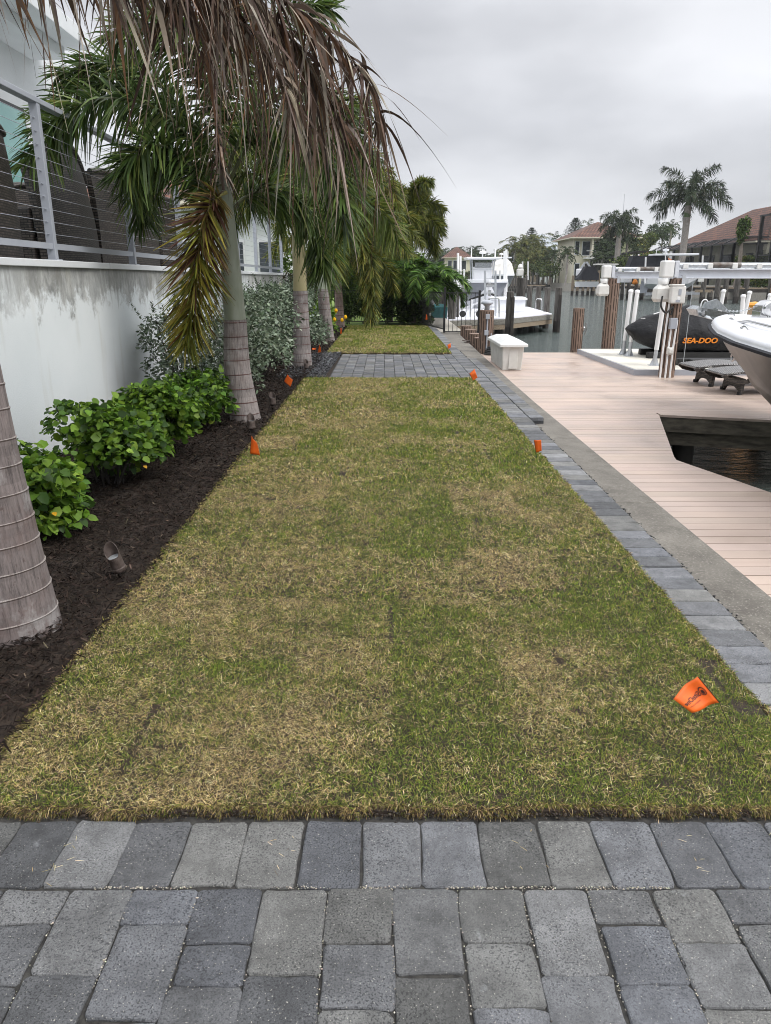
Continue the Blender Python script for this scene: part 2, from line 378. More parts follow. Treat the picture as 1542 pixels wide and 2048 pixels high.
        if smooth: me.polygons.foreach_set('use_smooth', np.ones(len(s.f), dtype=bool))
        if s.uv or boxuv:
            uv = me.uv_layers.new(name='UVMap')
            for i, p in enumerate(me.polygons):
                nrm = p.normal; ax = max(range(3), key=lambda q: abs(nrm[q]))
                for j, li in enumerate(p.loop_indices):
                    if i in s.uv: uv.data[li].uv = s.uv[i][j]
                    else:
                        q = me.vertices[me.loops[li].vertex_index].co
                        uv.data[li].uv = ((q.y, q.z), (q.x, q.z), (q.x, q.y))[ax]
        me.update()
        o = link_mesh(name, me, mat, parent, org)
        if bevel:
            b = o.modifiers.new('bevel', 'BEVEL'); b.width = bevel; b.segments = seg; b.limit_method = 'ANGLE'; b.angle_limit = R(35)
        return o
def struct(o): o['kind'] = 'structure'; return o
def dup(root, loc, rz=0, label=None, group=None, name=None, scale=None):
    r = root.copy(); col.objects.link(r); r.location = loc; r.rotation_euler = (0, 0, rz)
    if scale: r.scale = (scale,)*3
    if label: r['label'] = label
    if group: r['group'] = group
    def rec(a, b):
        for ch in [x for x in bpy.data.objects if x.parent == a]:
            c = ch.copy(); col.objects.link(c); c.parent = b; rec(ch, c)
    rec(root, r); return r
def lerp(a, b, t): return a+(b-a)*t
def bez(pts, n):
    """Catmull-Rom through pts"""
    P = [Vector(p) for p in pts]; P = [P[0]*2-P[1]]+P+[P[-1]*2-P[-2]]; out = []; k = len(P)-3
    for i in range(n):
        t = i/(n-1)*k; j = min(int(t), k-1); t -= j; a, b, c, d = P[j:j+4]
        out.append(.5*((2*b)+(-a+c)*t+(2*a-5*b+4*c-d)*t*t+(-a+3*b-3*c+d)*t*t*t))
    return out
# strips: bent ribbons (leaflets, blades); all arrays (n,3)/(n,)
def strips(P, D, Ln, W, droop, side, C, nseg=3, tip=.15, curl=None, twist=None):
    n = len(P); ts = np.linspace(0, 1, nseg+1); V = np.zeros((n, (nseg+1)*2, 3))
    for i, t in enumerate(ts):
        c = P+D*(Ln*t)[:, None]; c[:, 2] -= droop*t*t*Ln
        if curl is not None: c = c+curl*(t*t)*Ln[:, None]
        wv = W*(lerp(.55, 1, t*2.5) if t < .4 else lerp(1, tip, (t-.4)/.6))/2
        sd_ = side if twist is None else side*np.cos(twist*t)[:, None]+np.cross(D, side)*np.sin(twist*t)[:, None]
        V[:, 2*i] = c-sd_*wv[:, None]; V[:, 2*i+1] = c+sd_*wv[:, None]
    k = (nseg+1)*2; base = (np.arange(n)*k)[:, None]
    F = np.concatenate([base+np.array([[2*i, 2*i+1, 2*i+3, 2*i+2]]) for i in range(nseg)], axis=1).reshape(n*nseg, 4)
    return V.reshape(-1, 3), F, np.repeat(C, nseg, axis=0)
def cat(parts):
    V = []; F = []; C = []; o = 0
    for v, f, c in parts: V.append(v); F.append(f+o); C.append(c); o += len(v)
    return np.concatenate(V), np.concatenate(F), np.concatenate(C)
def unit(a): return a/np.maximum(np.linalg.norm(a, axis=1), 1e-9)[:, None]
def leaves(P, D, Nn, Ln, W, C, fold=.12, droop=.15):
    """rounded leaves as two 5-gons"""
    D = unit(D); S = unit(np.cross(D, Nn)); U = np.cross(S, D)
    def pt(a, b, c): return P+D*(Ln*a)[:, None]+S*(W*b)[:, None]+U*(W*c)[:, None]+np.array([0, 0, -1.])*(Ln*droop*a*a)[:, None]
    V = np.stack([pt(0, 0, 0), pt(.28, .5, fold), pt(.68, .42, fold), pt(1, 0, 0), pt(.68, -.42, fold), pt(.28, -.5, fold)], axis=1)
    n = len(P); b = (np.arange(n)*6)[:, None]
    F = np.concatenate([b+np.array([[0, 1, 2, 3]]), b+np.array([[0, 3, 4, 5]])], axis=1).reshape(2*n, 4)
    return V.reshape(-1, 3), F, np.repeat(C, 2, axis=0)
def pal(n, cols, wts, jit=.15):
    i = RNG.choice(len(cols), n, p=np.array(wts)/sum(wts)); c = np.array(cols)[i]
    return np.clip(c*(1+RNG.normal(0, jit, (n, 1)))*(1+RNG.normal(0, .04, (n, 3))), .002, 1)
def vnoise(x, y, s, seed=0):
    r = np.random.default_rng(seed); g = r.random((64, 64)); x = x/s+100; y = y/s+100
    xi = np.floor(x).astype(int); yi = np.floor(y).astype(int); fx = x-xi; fy = y-yi; fx = fx*fx*(3-2*fx); fy = fy*fy*(3-2*fy)
    q = lambda a, b: g[a % 64, b % 64]
    return (q(xi, yi)*(1-fx)+q(xi+1, yi)*fx)*(1-fy)+(q(xi, yi+1)*(1-fx)+q(xi+1, yi+1)*fx)*fy
# ================================================================ SETTING
WZ, DZ = -1.0, -.12          # water level, dock level
GX0, GX1 = -1.31, 1.42       # lawn edges
struct(MB().prism([(-330, -50), (330, -50), (330, 640), (-330, 640)], -3.2, -3.0).build('ground', 'seabed'))
struct(MB().add([(-300, -40, WZ), (300, -40, WZ), (300, 610, WZ), (-300, 610, WZ)], [(0, 1, 2, 3)]).build('water', 'canal_water'))
# our yard: earth block behind the seawall
struct(MB().prism([(-70, -8), (1.72, -8), (1.72, 60), (1.3, 225), (-70, 225)], -3.0, -.045).build('yard_earth', 'soil'))
# ---- paving
def pcol():
    b = random.choice([(.095, .097, .101), (.125, .127, .132), (.165, .166, .167), (.122, .122, .118), (.108, .112, .122), (.142, .141, .135), (.130, .133, .141)])
    k = random.uniform(.66, 1.1); return tuple(x*k for x in b)
def paver(mb, x0, x1, y0, y1, z=0.0, h=.05, c=None, r=.006, g0=.0010):
    """one stone: crowned, chamfered, slightly out of level"""
    g = g0+random.random()*.0012; x0 += g; x1 -= g; y0 += g; y1 -= g
    a, b = random.uniform(-.008, .008), random.uniform(-.008, .008); dz = random.uniform(-.0015, .0015); cx, cy = (x0+x1)/2, (y0+y1)/2
    def P(x, y, zz): return (x+random.uniform(-.0008, .0008), y+random.uniform(-.0008, .0008), z+zz+dz+a*(x-cx)+b*(y-cy))
    w_, d = x1-x0, y1-y0; J = lambda s_: random.gauss(0, s_); bow = [J(.0024) for _ in range(4)]
    cj = [(J(.0028), J(.0028)) for _ in range(4)]; out = []
    cor = [(x0, y0), (x1, y0), (x1, y1), (x0, y1)]; cor = [(p[0]+q[0], p[1]+q[1]) for p, q in zip(cor, cj)]
    for i in range(4):
        p, q = cor[i], cor[(i+1) % 4]; L_ = math.hypot(q[0]-p[0], q[1]-p[1]); nx, ny = (q[1]-p[1])/L_, -(q[0]-p[0])/L_
        for f in (.05, .22, .4, .6, .78, .95):
            o_ = bow[i]*math.sin(f*math.pi)+J(.0011); out.append((p[0]+(q[0]-p[0])*f+nx*o_, p[1]+(q[1]-p[1])*f+ny*o_))
    chip = [random.uniform(0, .35)+(random.random() < .06)*1.2 for _ in out]
    def ring(i, zz, ch=0): return [P(px_+(cx-px_)*min(1, (i+ch*r*chip[k])/(w_/2)), py_+(cy-py_)*min(1, (i+ch*r*chip[k])/(d/2)), zz) for k, (px_, py_) in enumerate(out)]
    mb.loft([ring(0, -h), ring(0, -r), ring(r*.3, -r*.35, .5), ring(r*1.1, -.0006, 1), ring(r*2.2, 0, 1)], c or pcol())
mb = MB()
CW = .172; X0c = .0186
first = {-6: [.115, .172, .257], -5: [.257, .172], -4: [.115, .257, .115], -3: [.172, .115, .257], -2: [.257, .172], -1: [.172, .172, .257], 0: [.257, .257], 1: [.172, .172, .115], 2: [.257, .172], 3: [.115, .172, .257], 4: [.172, .172], 5: [.115, .257], 6: [.172, .257]}
for k in range(-12, 13):
    y = 1.583; seq = list(first.get(k, []))
    while y > .2:
        l = seq.pop(0) if seq else random.choice([.115, .172, .172, .257])
        paver(mb, X0c+k*CW, X0c+(k+1)*CW, y-l, y); y -= l
sold = [-.005, .145, .295]
for k in range(-13, 12):
    x = -.068+k*.1705; paver(mb, x, x+.1705, 1.585, 1.842)
# edge strip along the lawn (stones laid across)
def strip_col(x0, x1, ya, yb, d=.158):
    y = ya
    while y < yb: paver(mb, x0, x1, y, y+d, c=tuple(q*1.3 for q in pcol()), g0=.0026); y += d
strip_col(1.43, 1.685, 1.845, 26.5)
strip_col(1.69, 1.86, 8.62, 15.3)
# far patch
for k in range(-13, 13):
    y = 12.14+random.random()*.1; x = -.93+(k+13)*.1815
    if x > 1.35: break
    first_ = True
    while y < 16.2:
        l = random.choice([.16, .16, .24, .24, .115]); 
        if y+l > 16.32: l = 16.32-y
        if l > .05: paver(mb, x, x+.1815, y, y+l, c=tuple(q*1.2 for q in pcol()), g0=.003)
        y += l
struct(mb.build('paving', 'paver'))
js = MB()
js.prism([(-2.3, -.2), (1.75, -.2), (1.75, 1.9), (-2.3, 1.9)], -.055, -.009)
js.prism([(1.41, 1.9), (1.68, 1.9), (1.68, 26.5), (1.41, 26.5)], -.055, -.02)
js.prism([(1.68, 8.63), (1.86, 8.63), (1.86, 15.3), (1.68, 15.3)], -.055, -.012)
js.prism([(-.95, 12.1), (1.41, 12.1), (1.41, 16.35), (-.95, 16.35)], -.055, -.02)
struct(js.build('paving_bed', 'joint_sand'))
n = 2600; a_ = RNG.random(n) < .5; kx = RNG.integers(-9, 10, n); xs = np.where(a_, X0c+kx*CW, RNG.uniform(-1.9, 1.6, n))+RNG.normal(0, .0022, n); ys = np.where(a_, RNG.uniform(.9, 1.58, n), 1.584+RNG.normal(0, .003, n))
keep = vnoise(xs, ys, .12, 31) > .45; n = int(keep.sum())
xs, ys = xs[keep], ys[keep]
def pebbles_later(): pebbles('joint_grit', xs_g, ys_g, np.full(len(xs_g), -.001), .0012, .0034, [(.55, .50, .40), (.35, .32, .26)], [2, 2], 'pale sand grains in the joints of the front paving')
xs_g, ys_g = xs, ys
# little retaining course of dark blocks under the paving step
m_ = MB()
for i in range(4): m_.box((1.775, 8.72+i*.22, -.075), (.17, .205, .075), col_=(.055, .057, .062))
o = m_.build('retaining_blocks', 'paver', bevel=.006); _tag(o, 'dark concrete retaining blocks under the step at the end of the wider paver edging', 'blocks')
# ---- loose edge gravel between paving and seawall cap
def pebbles(name, xs, ys, zs, r0, r1, cols, wts, label, n_face=8):
    n = len(xs); oct_ = np.array([[1, 0, 0], [0, 1, 0], [-1, 0, 0], [0, -1, 0], [0, 0, 1], [0, 0, -1]], float)
    r = RNG.uniform(r0, r1, (n, 1, 1)); J = oct_[None]*r*RNG.uniform(.55, 1.25, (n, 6, 1)); J[:, :, 2] *= .6
    a = RNG.uniform(0, 6.28, n); c, s_ = np.cos(a), np.sin(a); X = J[:, :, 0]*c[:, None]-J[:, :, 1]*s_[:, None]; Y = J[:, :, 0]*s_[:, None]+J[:, :, 1]*c[:, None]
    V = np.stack([X+xs[:, None], Y+ys[:, None], J[:, :, 2]+zs[:, None]], 2).reshape(-1, 3)
    f = np.array([[0, 1, 4], [1, 2, 4], [2, 3, 4], [3, 0, 4], [1, 0, 5], [2, 1, 5], [3, 2, 5], [0, 3, 5]])
    F = ((np.arange(n)*6)[:, None, None]+f[None]).reshape(-1, 3)
    o = np_mesh(name, V, F, np.repeat(pal(n, cols, wts, .3), 8, 0), 'granite_chip'); o['kind'] = 'stuff'; _tag(o, label, 'gravel'); return o
pebbles_later()
n = 5200; ys = RNG.uniform(1, 17.5, n); xs = 1.705+RNG.normal(0, .018, n); 
pebbles('edge_gravel', xs, ys, np.full(n, -.05)+RNG.uniform(-.012, .01, n), .005, .013, [(.02, .02, .02), (.06, .06, .057), (.35, .34, .31)], [8, 2, .25], 'dark gravel filling the gap between paver edging and concrete cap')
n = 5200; ys = RNG.uniform(12.16, 16.5, n); xs = -1.33-.0*ys+RNG.uniform(-.42, .37, n)-(16.5-ys)*.015
pebbles('bed_gravel', xs, ys, RNG.uniform(-.01, .035, n), .014, .032, [(.02, .021, .024), (.06, .062, .068), (.18, .185, .2)], [5, 4, 1.2], 'black crushed gravel strip between mulch bed and far paver patch')
# ---- seawall cap
def capx(y): return 2.07+max(0, y-11)*.017
mb = MB(); ys_ = [-2, .5, 3, 5.4, 7.8, 10.2, 12.6, 15, 17.4, 19.8, 22.2, 24.6, 27, 34, 60]
for a, b in zip(ys_[:-1], ys_[1:]):
    mb.prism([(1.725, a+.003), (capx(a), a+.003), (capx(b), b-.003), (1.725, b-.003)], -.42, -.075)
_tag(mb.build('seawall_cap', 'seawall_concrete', bevel=.012), 'rough shell aggregate concrete cap running between paver edging and dock', 'seawall')
MB().prism([(1.72, -4), (2.0, -4), (2.0, 60), (1.72, 60)], -3, -.42).build('seawall_panel', 'seawall_concrete', parent=bpy.data.objects['seawall_cap'])
# ---- mulch bed
mb = MB(); nx, ny = 26, 220
V = []; 
for j in range(ny):
    y = -.5+j*26.5/(ny-1)
    for i in range(nx):
        x = -3.02+i*(1.76/(nx-1)); e_ = min(1, (GX0+.02-x)/.12) if x < GX0+.02 else 0
        V.append((x, y, -.03+.035*max(0, e_)+.022*mnoise.noise((x*5, y*5, 3))+.03*mnoise.noise((x*1.3, y*1.3, 9))))
mb.add(V, [(j*nx+i, j*nx+i+1, (j+1)*nx+i+1, (j+1)*nx+i) for j in range(ny-1) for i in range(nx-1)])
struct(mb.build('mulch_ground', 'soil', smooth=True))
def mulch(n, y0, y1, l0, l1, w0, w1):
    x = RNG.uniform(-3.0, GX0+.03, n); y = RNG.uniform(y0, y1, n); a = RNG.uniform(0, 6.28, n); t = RNG.normal(0, .28, n)
    D = np.stack([np.cos(a)*np.cos(t), np.sin(a)*np.cos(t), np.sin(t)], 1); S = unit(np.cross(D, np.stack([RNG.normal(0, .4, n), RNG.normal(0, .4, n), np.ones(n)], 1)))
    P = np.stack([x, y, .018+RNG.uniform(0, .028, n)], 1); Ln = RNG.uniform(l0, l1, n); P -= D*(Ln/2)[:, None]
    C = pal(n, [(.012, .008, .006), (.024, .016, .012), (.042, .029, .022), (.12, .09, .065)], [5, 6, 2.2, .12], .25)
    return strips(P, D, Ln, RNG.uniform(w0, w1, n), RNG.normal(0, .15, n), S, C, nseg=2, tip=.5)
V, F, C = cat([mulch(42000, .6, 6, .015, .055, .004, .011), mulch(26000, 6, 13, .02, .06, .007, .016), mulch(16000, 13, 26, .03, .08, .012, .025)])
o = np_mesh('mulch', V, F, C, 'matte'); o['kind'] = 'stuff'; _tag(o, 'dark brown shredded bark mulch covering the planting bed', 'mulch')
# ---- lawn
def inlawn(y): return (y > 1.86) & (y < 12.12)
mb = MB()
def sodbase(x0, x1, y0, y1):
    mb.prism([(x0, y0), (x1, y0), (x1, y1), (x0, y1)], -.045, .012)
sodbase(GX0+.015, GX1-.012, 1.868, 12.1); sodbase(-1.28, GX1-.012, 16.36, 26.2)
struct(mb.build('lawn_soil', 'soil'))
SODX = [-1.31, -.86, -.42, .025, .47, .93, 1.43]
TAN = (.50, .375, .165); STRAW = (.76, .62, .36); GRN = (.165, .245, .026); DGR = (.06, .10, .018); YG = (.33, .33, .06); BRN = (.13, .09, .055)
tilegreen = {}
def grass_field(n, x0, x1, y0, y1, h, wd, far=0, edge=False):
    x = RNG.uniform(x0, x1, n); y = RNG.uniform(y0, y1, n)
    ci = np.clip(np.searchsorted(SODX, x)-1, 0, 5); off = np.array([0, .31, .12, .40, .2, .05])[ci]
    rj = np.floor((y+off)/.62).astype(int); g = np.array([[tilegreen.setdefault((a, b), random.gauss(0, .15)) for a, b in zip(ci, rj)]])[0]
    bias = np.interp(x, [-1.3, -.2, .1, 1.4], [.0, -.06, .08, .22])+np.interp(y, [1.9, 4, 7, 12, 17, 26], [-.04, .0, .02, -.02, .05, .12])
    q = .54+g+bias+np.array([0, .02, -.06, .06, .0, .03])[ci]+(vnoise(x, y, .55, 1)-.5)*.5+(vnoise(x, y, .16, 2)-.5)*.35+(vnoise(x, y, .05, 5)-.5)*.6
    q = np.clip(q, .08, .93)
    # seams and bald spots
    sx_ = np.min(np.abs(x[:, None]-np.array(SODX[1:6])[None]), 1); sy = np.abs(((y+off)/.62) % 1-.5); seam = ((sx_ < .009+.008*vnoise(x, y, .1, 17)) | (sy > .488)) & (vnoise(x, y, .3, 7) > .88)
    bald = vnoise(x, y, .12, 8) > .93
    keep = ~((seam & (RNG.random(n) < .75)) | (bald & (RNG.random(n) < .85)))
    r = RNG.random(n); dead = RNG.random(n) > q
    C = np.where(dead[:, None], pal(n, [TAN, STRAW, BRN, YG], [5, 2.0, 2.6, 1.0], .32), pal(n, [GRN, DGR, YG], [5, 2.8, 2.2], .32))
    a = RNG.uniform(0, 6.28, n); el = np.where(dead, RNG.normal(.35, .35, n), RNG.normal(.85, .35, n))
    D = np.stack([np.cos(a)*np.cos(el), np.sin(a)*np.cos(el), np.abs(np.sin(el))], 1); S = unit(np.cross(D, np.array([[0, 0, 1.]]))+RNG.normal(0, .35, (n, 3)))
    hh = h*RNG.uniform(.55, 1.35, n)*(1+.4*(vnoise(x, y, .09, 3)-.5)); P = np.stack([x, y, .006+RNG.uniform(0, .012, n)+.012*vnoise(x, y, .2, 4)+np.where(dead, .006, 0)], 1)
    big = RNG.random(n) < .007; hh = np.where(big, hh*1.9, hh); C[big] = pal(int(big.sum()), [STRAW, TAN], [2, 1], .1)
    w_ = wd*RNG.uniform(.6, 1.3, n)*np.where(big, 1.3, 1)
    k = keep
    return strips(P[k], D[k], hh[k], w_[k], RNG.uniform(.0, .35, n)[k], S[k], C[k], nseg=2, tip=.12)
parts = [grass_field(260000, GX0, GX1, 1.875, 3.4, .0175, .0018), grass_field(170000, GX0, GX1, 3.4, 5.6, .023, .0026), grass_field(110000, GX0, GX1, 5.6, 8.4, .030, .0042), grass_field(70000, GX0, GX1, 8.4, 12.1, .036, .0066),
         grass_field(70000, -1.28, GX1, 16.38, 26.1, .042, .011)]
# fringe hanging over the cut edges
def fringe(n, p0, p1, outw, wd=.0026, ln=.04, top=.022):
    t = RNG.random(n); P0, P1 = np.array(p0), np.array(p1); P = P0+(P1-P0)*t[:, None]; P = np.concatenate([P, RNG.uniform(-.0, top, (n, 1))], 1)
    nz_ = vnoise(t*np.linalg.norm(P1-P0), t*0, .05, 11); P[:, :2] += np.array(outw)*(nz_*.035-.018)[:, None]
    o3 = np.array([outw[0], outw[1], 0.]); D = unit(o3*RNG.uniform(.0, .7, (n, 1))+RNG.normal(0, .8, (n, 3))*np.array([1, 1, .55])); S = unit(np.cross(D, RNG.normal(0, 1, (n, 3))))
    C = pal(n, [BRN, TAN, (.05, .035, .022), YG, GRN, STRAW], [4, 3, 3, 1, 1, .6], .2)
    return strips(P, D, ln*RNG.uniform(.3, 1.0, n), wd*RNG.uniform(.6, 1.3, n), RNG.uniform(.0, .6, n), S, C, nseg=2, tip=.12)
nb_ = 60; bx_ = RNG.choice([1.15, 1.2, .85, -.9, -.3, .4], nb_)+RNG.normal(0, .025, nb_); by_ = 1.70+RNG.normal(0, .06, nb_); a_ = RNG.uniform(0, 6.28, nb_)
D_ = np.stack([np.cos(a_), np.sin(a_), np.full(nb_, .08)], 1); kk_ = vnoise(bx_, by_, .02, 3) > .3
parts.append(strips(np.stack([bx_, by_, np.full(nb_, .005)], 1)[kk_], D_[kk_], RNG.uniform(.01, .03, nb_)[kk_], np.full(nb_, .0015)[kk_], np.full(nb_, .05)[kk_], unit(np.cross(D_, [[0, 0, 1.]]))[kk_], pal(nb_, [STRAW, TAN, BRN], [3, 2, 1])[kk_], nseg=2))
parts += [fringe(30000, (GX0, 1.875), (GX1, 1.875), (0, -1), .0021, .032), fringe(7000, (GX1-.005, 1.9), (GX1-.005, 6), (1, 0), .003, .035), fringe(5000, (GX1-.005, 6), (GX1-.005, 12.1), (1, 0), .006, .04),
          fringe(7000, (GX0, 1.9), (GX0, 6), (-1, 0), .003, .04), fringe(5000, (GX0, 6), (GX0, 12.1), (-1, 0), .006, .045), fringe(3500, (-1.28, 16.38), (GX1, 16.38), (0, -1), .01, .05), fringe(2500, (GX1, 16.38), (GX1, 26), (1, 0), .012, .05),
          fringe(2500, (GX0, 12.12), (GX1, 12.12), (0, 1), .006, .04)]
V, F, C = cat(parts)
o = np_mesh('grass', V, F, C, 'grass_blade'); o['kind'] = 'stuff'; _tag(o, 'patchy green and straw coloured turf laid in sod rectangles', 'grass')
# crumbs of soil and straw on the front paving edge
n = 1500; pebbles('soil_crumbs', RNG.uniform(GX0, GX1+.2, n), 1.862+RNG.normal(0, .010, n), RNG.uniform(-.005, .016, n), .0018, .007, [(.03, .02, .014), (.06, .045, .03)], [2, 1], 'crumbs of dark soil along the cut front edge of the turf')
# neighbour lawn behind the black fence
struct(MB().prism([(-9, 27.5), (1.3, 26.6), (1.4, 75), (-9, 75)], -.045, .0).build('neighbour_lawn', 'lawn_far'))
# ================================================================ OUR DOCK
deck = thing('dock', 'wide tan composite plank dock beside the seawall with an angled slip opening', 'dock', (5, 9, DZ))
HOLE = [(3.53, 9.49), (2.81, 7.0), (3.16, 5.83), (4.5, 1.2), (12, 1.2), (12, 6.9)]
def row_x(y):
    xs = []
    for i in range(len(HOLE)):
        (x1, y1), (x2, y2) = HOLE[i], HOLE[(i+1) % len(HOLE)]
        if (y1-y)*(y2-y) < 0: xs.append(x1+(x2-x1)*(y-y1)/(y2-y1))
    return sorted(xs)
mb = MB(); y = -1.5; pw = .139
while y < 17.95:
    y1 = min(y+pw-.007, 17.96); k = random.uniform(.95, 1.05); c_ = (k, k*random.uniform(.98, 1.01), k*random.uniform(.97, 1.01))
    xl = capx(y)+.005; ra, rb = row_x(y+.001), row_x(y1-.001)
    def slab(xa0, xa1, xb0, xb1): mb.prism([(xa0, y), (xa1, y), (xb1, y1), (xb0, y1)], DZ-.03, DZ+random.uniform(-.001, .001), c_)
    R_ = 9.6
    if len(ra) == 2 and len(rb) == 2:
        slab(xl, ra[0], xl, rb[0])
        if ra[1] < R_ or rb[1] < R_: slab(ra[1], 12, rb[1], 12)
    elif len(ra) == 2 or len(rb) == 2:
        r2 = ra if len(ra) == 2 else rb; slab(xl, r2[0], xl, r2[0]); slab(r2[1], 12, r2[1], 12) if y > 5 else None
    else: slab(xl, 12, xl, 12)
    y += pw
mb.build('deck_planks', 'composite_deck', deck)
def fascia(a, b, z0, z1, th, mat, name, inset=0):
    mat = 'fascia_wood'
    a, b = Vector((*a, 0)), Vector((*b, 0)); d = (b-a).normalized(); nrm = Vector((-d.y, d.x, 0))
    m = MB(); m.bar(a+nrm*(inset)+Vector((0, 0, (z0+z1)/2)), b+nrm*inset+Vector((0, 0, (z0+z1)/2)), th, z1-z0); return m.build(name, mat, deck)
for i in (0, 1, 2, 3, 5):
    a, b = HOLE[i], HOLE[(i+1) % 6]
    if i == 5: a, b = HOLE[5], HOLE[0]
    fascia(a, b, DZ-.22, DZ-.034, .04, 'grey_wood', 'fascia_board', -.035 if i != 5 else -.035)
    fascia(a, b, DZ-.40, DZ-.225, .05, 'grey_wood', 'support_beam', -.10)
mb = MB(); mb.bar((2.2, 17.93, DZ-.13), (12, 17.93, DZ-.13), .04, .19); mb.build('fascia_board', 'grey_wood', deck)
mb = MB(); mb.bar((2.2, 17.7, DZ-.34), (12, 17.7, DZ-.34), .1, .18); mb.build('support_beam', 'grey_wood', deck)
for p in [(4.0, 9.75), (5.4, 9.3), (7.5, 8.7), (2.55, 7.2), (2.6, 4), (4, 13), (8, 13), (3, 17.5), (7, 17.4), (10, 17.4), (10, 10)]:
    MB().tube([(p[0], p[1], -3), (p[0], p[1], DZ-.2)], .14, 12).build('support_piling', 'wet_wood', deck, smooth=True)
# ---- composite pilings
def comp_piling(name, label, x, y, z0, z1, r=.14, n=16, lean=(0, 0), group=None, cat='piling', cleat=False):
    t = thing(name, label, cat, (x, y, z0), group); m = MB(); N_ = n
    def ring(rr, z): return [(x+lean[0]*(z-z0)+rr*math.cos(2*math.pi*j/(N_*4)+.05)*(1 if j % 4 in (0, 1, 3) else .93), y+lean[1]*(z-z0)+rr*math.sin(2*math.pi*j/(N_*4)+.05)*(1 if j % 4 in (0, 1, 3) else .93), z) for j in range(N_*4)]
    m.loft([ring(r, z0), ring(r, z1)]); m.build('post', 'piling_composite', t)
    g = MB()
    for j in range(N_):
        a = 2*math.pi*(j*4+2)/(N_*4)+.05; dx, dy = math.cos(a), math.sin(a)
        z = z0+random.random()*.2
        while z < z1-.06:
            l = random.uniform(.25, .55) if z1-z0 > .6 else .4; zt = min(z+l, z1-.02)
            g.box((x+dx*r*.945+lean[0]*(z-z0), y+dy*r*.945+lean[1]*(z-z0), (z+zt)/2), (.022, .012, zt-z), M=Matrix.Rotation(a, 3, 'Z')); z = zt+random.uniform(.02, .06)
    g.build('grooves', 'dark_groove', t); return t
p = at(1147+8, 705, DZ)
t = comp_piling('mooring_piling', 'short brown composite piling with a side cleat standing alone at the dock edge', p.x, 18.12, -1.2, ay(1158, 616, 18.1).z, .128, 14)
m = MB(); cz = .42; cx_ = p.x+.14; m.box((cx_, 18.1, cz), (.03, .05, .12)); m.tube([(cx_+.04, 18.1, cz-.14), (cx_+.06, 18.1, cz-.05), (cx_+.06, 18.1, cz+.05), (cx_+.04, 18.1, cz+.14)], .012, 8); m.build('cleat', 'steel', t, smooth=True)
PT = 1.56
comp_piling('lift_piling', 'tall brown composite lift piling behind the cream platform, with the far motor', 5.33, 18.12, -1.2, PT, .15, 14)
comp_piling('lift_piling', 'tall brown composite lift piling rising behind the windlass of the white bow', 9.2, 18.12, -1.2, PT, .165, 14)
NP = comp_piling('lift_piling', 'brown composite lift piling in front of the platform carrying electric boxes', 5.02, 13.36, DZ, PT, .135, 14)
comp_piling('lift_piling', 'brown composite lift piling holding the near beam beyond the white boat', 9.0, 13.36, DZ, PT, .14, 14)
def lift_beam(y, x0, x1, label, big):
    t = thing('lift_beam', label, 'boat lift', (x0, y, PT))
    m = MB(); m.box(((x0+x1)/2, y, PT+.075), (x1-x0, .012, .13)); m.box(((x0+x1)/2, y, PT+.145), (x1-x0, .13, .012)); m.box(((x0+x1)/2, y, PT+.006), (x1-x0, .13, .012)); m.build('beam', 'painted_aluminium', t, bevel=.003)
    m = MB(); m.tube([(x0+.05, y, PT+.215), (x1, y, PT+.215)], .042, 12); m.build('drive_pipe', 'galvanised', t, smooth=True)
    m = MB(); m.tube([(x0+.55, y, PT+.215), (x0+1.1, y, PT+.215)], .047, 12); m.build('cable_winder', 'lift_brown', t, smooth=True)
    x = x0+.15
    while x < x1:
        m = MB(); m.box((x, y, PT+.20), (.09, .11, .09)); m.build('bearing_block', 'white_plastic', t, bevel=.01); x += .42 if x < x0+1 else 1.3
    # gearbox and motor hood
    gx = x0-.16
    m = MB(); m.box((gx-.0, y-.02, PT+.15), (.19, .22, .28)); m.build('gearbox', 'white_plastic', t, bevel=.025)
    m = MB(); m.box((gx+.135, y-.03, PT+.15), (.07, .21, .27)); m.build('gearbox_plate', 'painted_aluminium', t, bevel=.01)
    m = MB(); m.lathe([(.0, .0), (.1, 0), (.085, -.09), (.085, -.1)], (gx-.03, y-.02, PT), 14); m.build('motor_neck', 'white_plastic', t, smooth=True)
    m = MB(); m.loft([[(gx-.03+a*s1*.82, y-.02+b*s1*.82, z) for a, b in ((-.17, -.13), (.13, -.13), (.15, .0), (.13, .15), (-.17, .15), (-.21, .02))] for s1, z in ((.55, PT-.10), (.95, PT-.17), (1.02, PT-.34), (.8, PT-.39))]); m.build('motor_hood', 'dirty_plastic', t, bevel=.015)
    for bx in (x0+.1, x1-.12) if not big else (x0+.1,):
        m = MB(); m.box((bx, y-.15, PT-.03), (.06, .012, .14)); m.box((bx, y-.11, PT+.045), (.06, .09, .012)); m.build('bracket', 'aluminium', t)
    return t
lift_beam(18.12, 5.3, 12.5, 'far aluminium lift beam with drive pipe and white motor hood on its left end', False)
lift_beam(13.36, 4.98, 12.5, 'near aluminium lift beam with drive pipe and white motor above the electric panel', True)
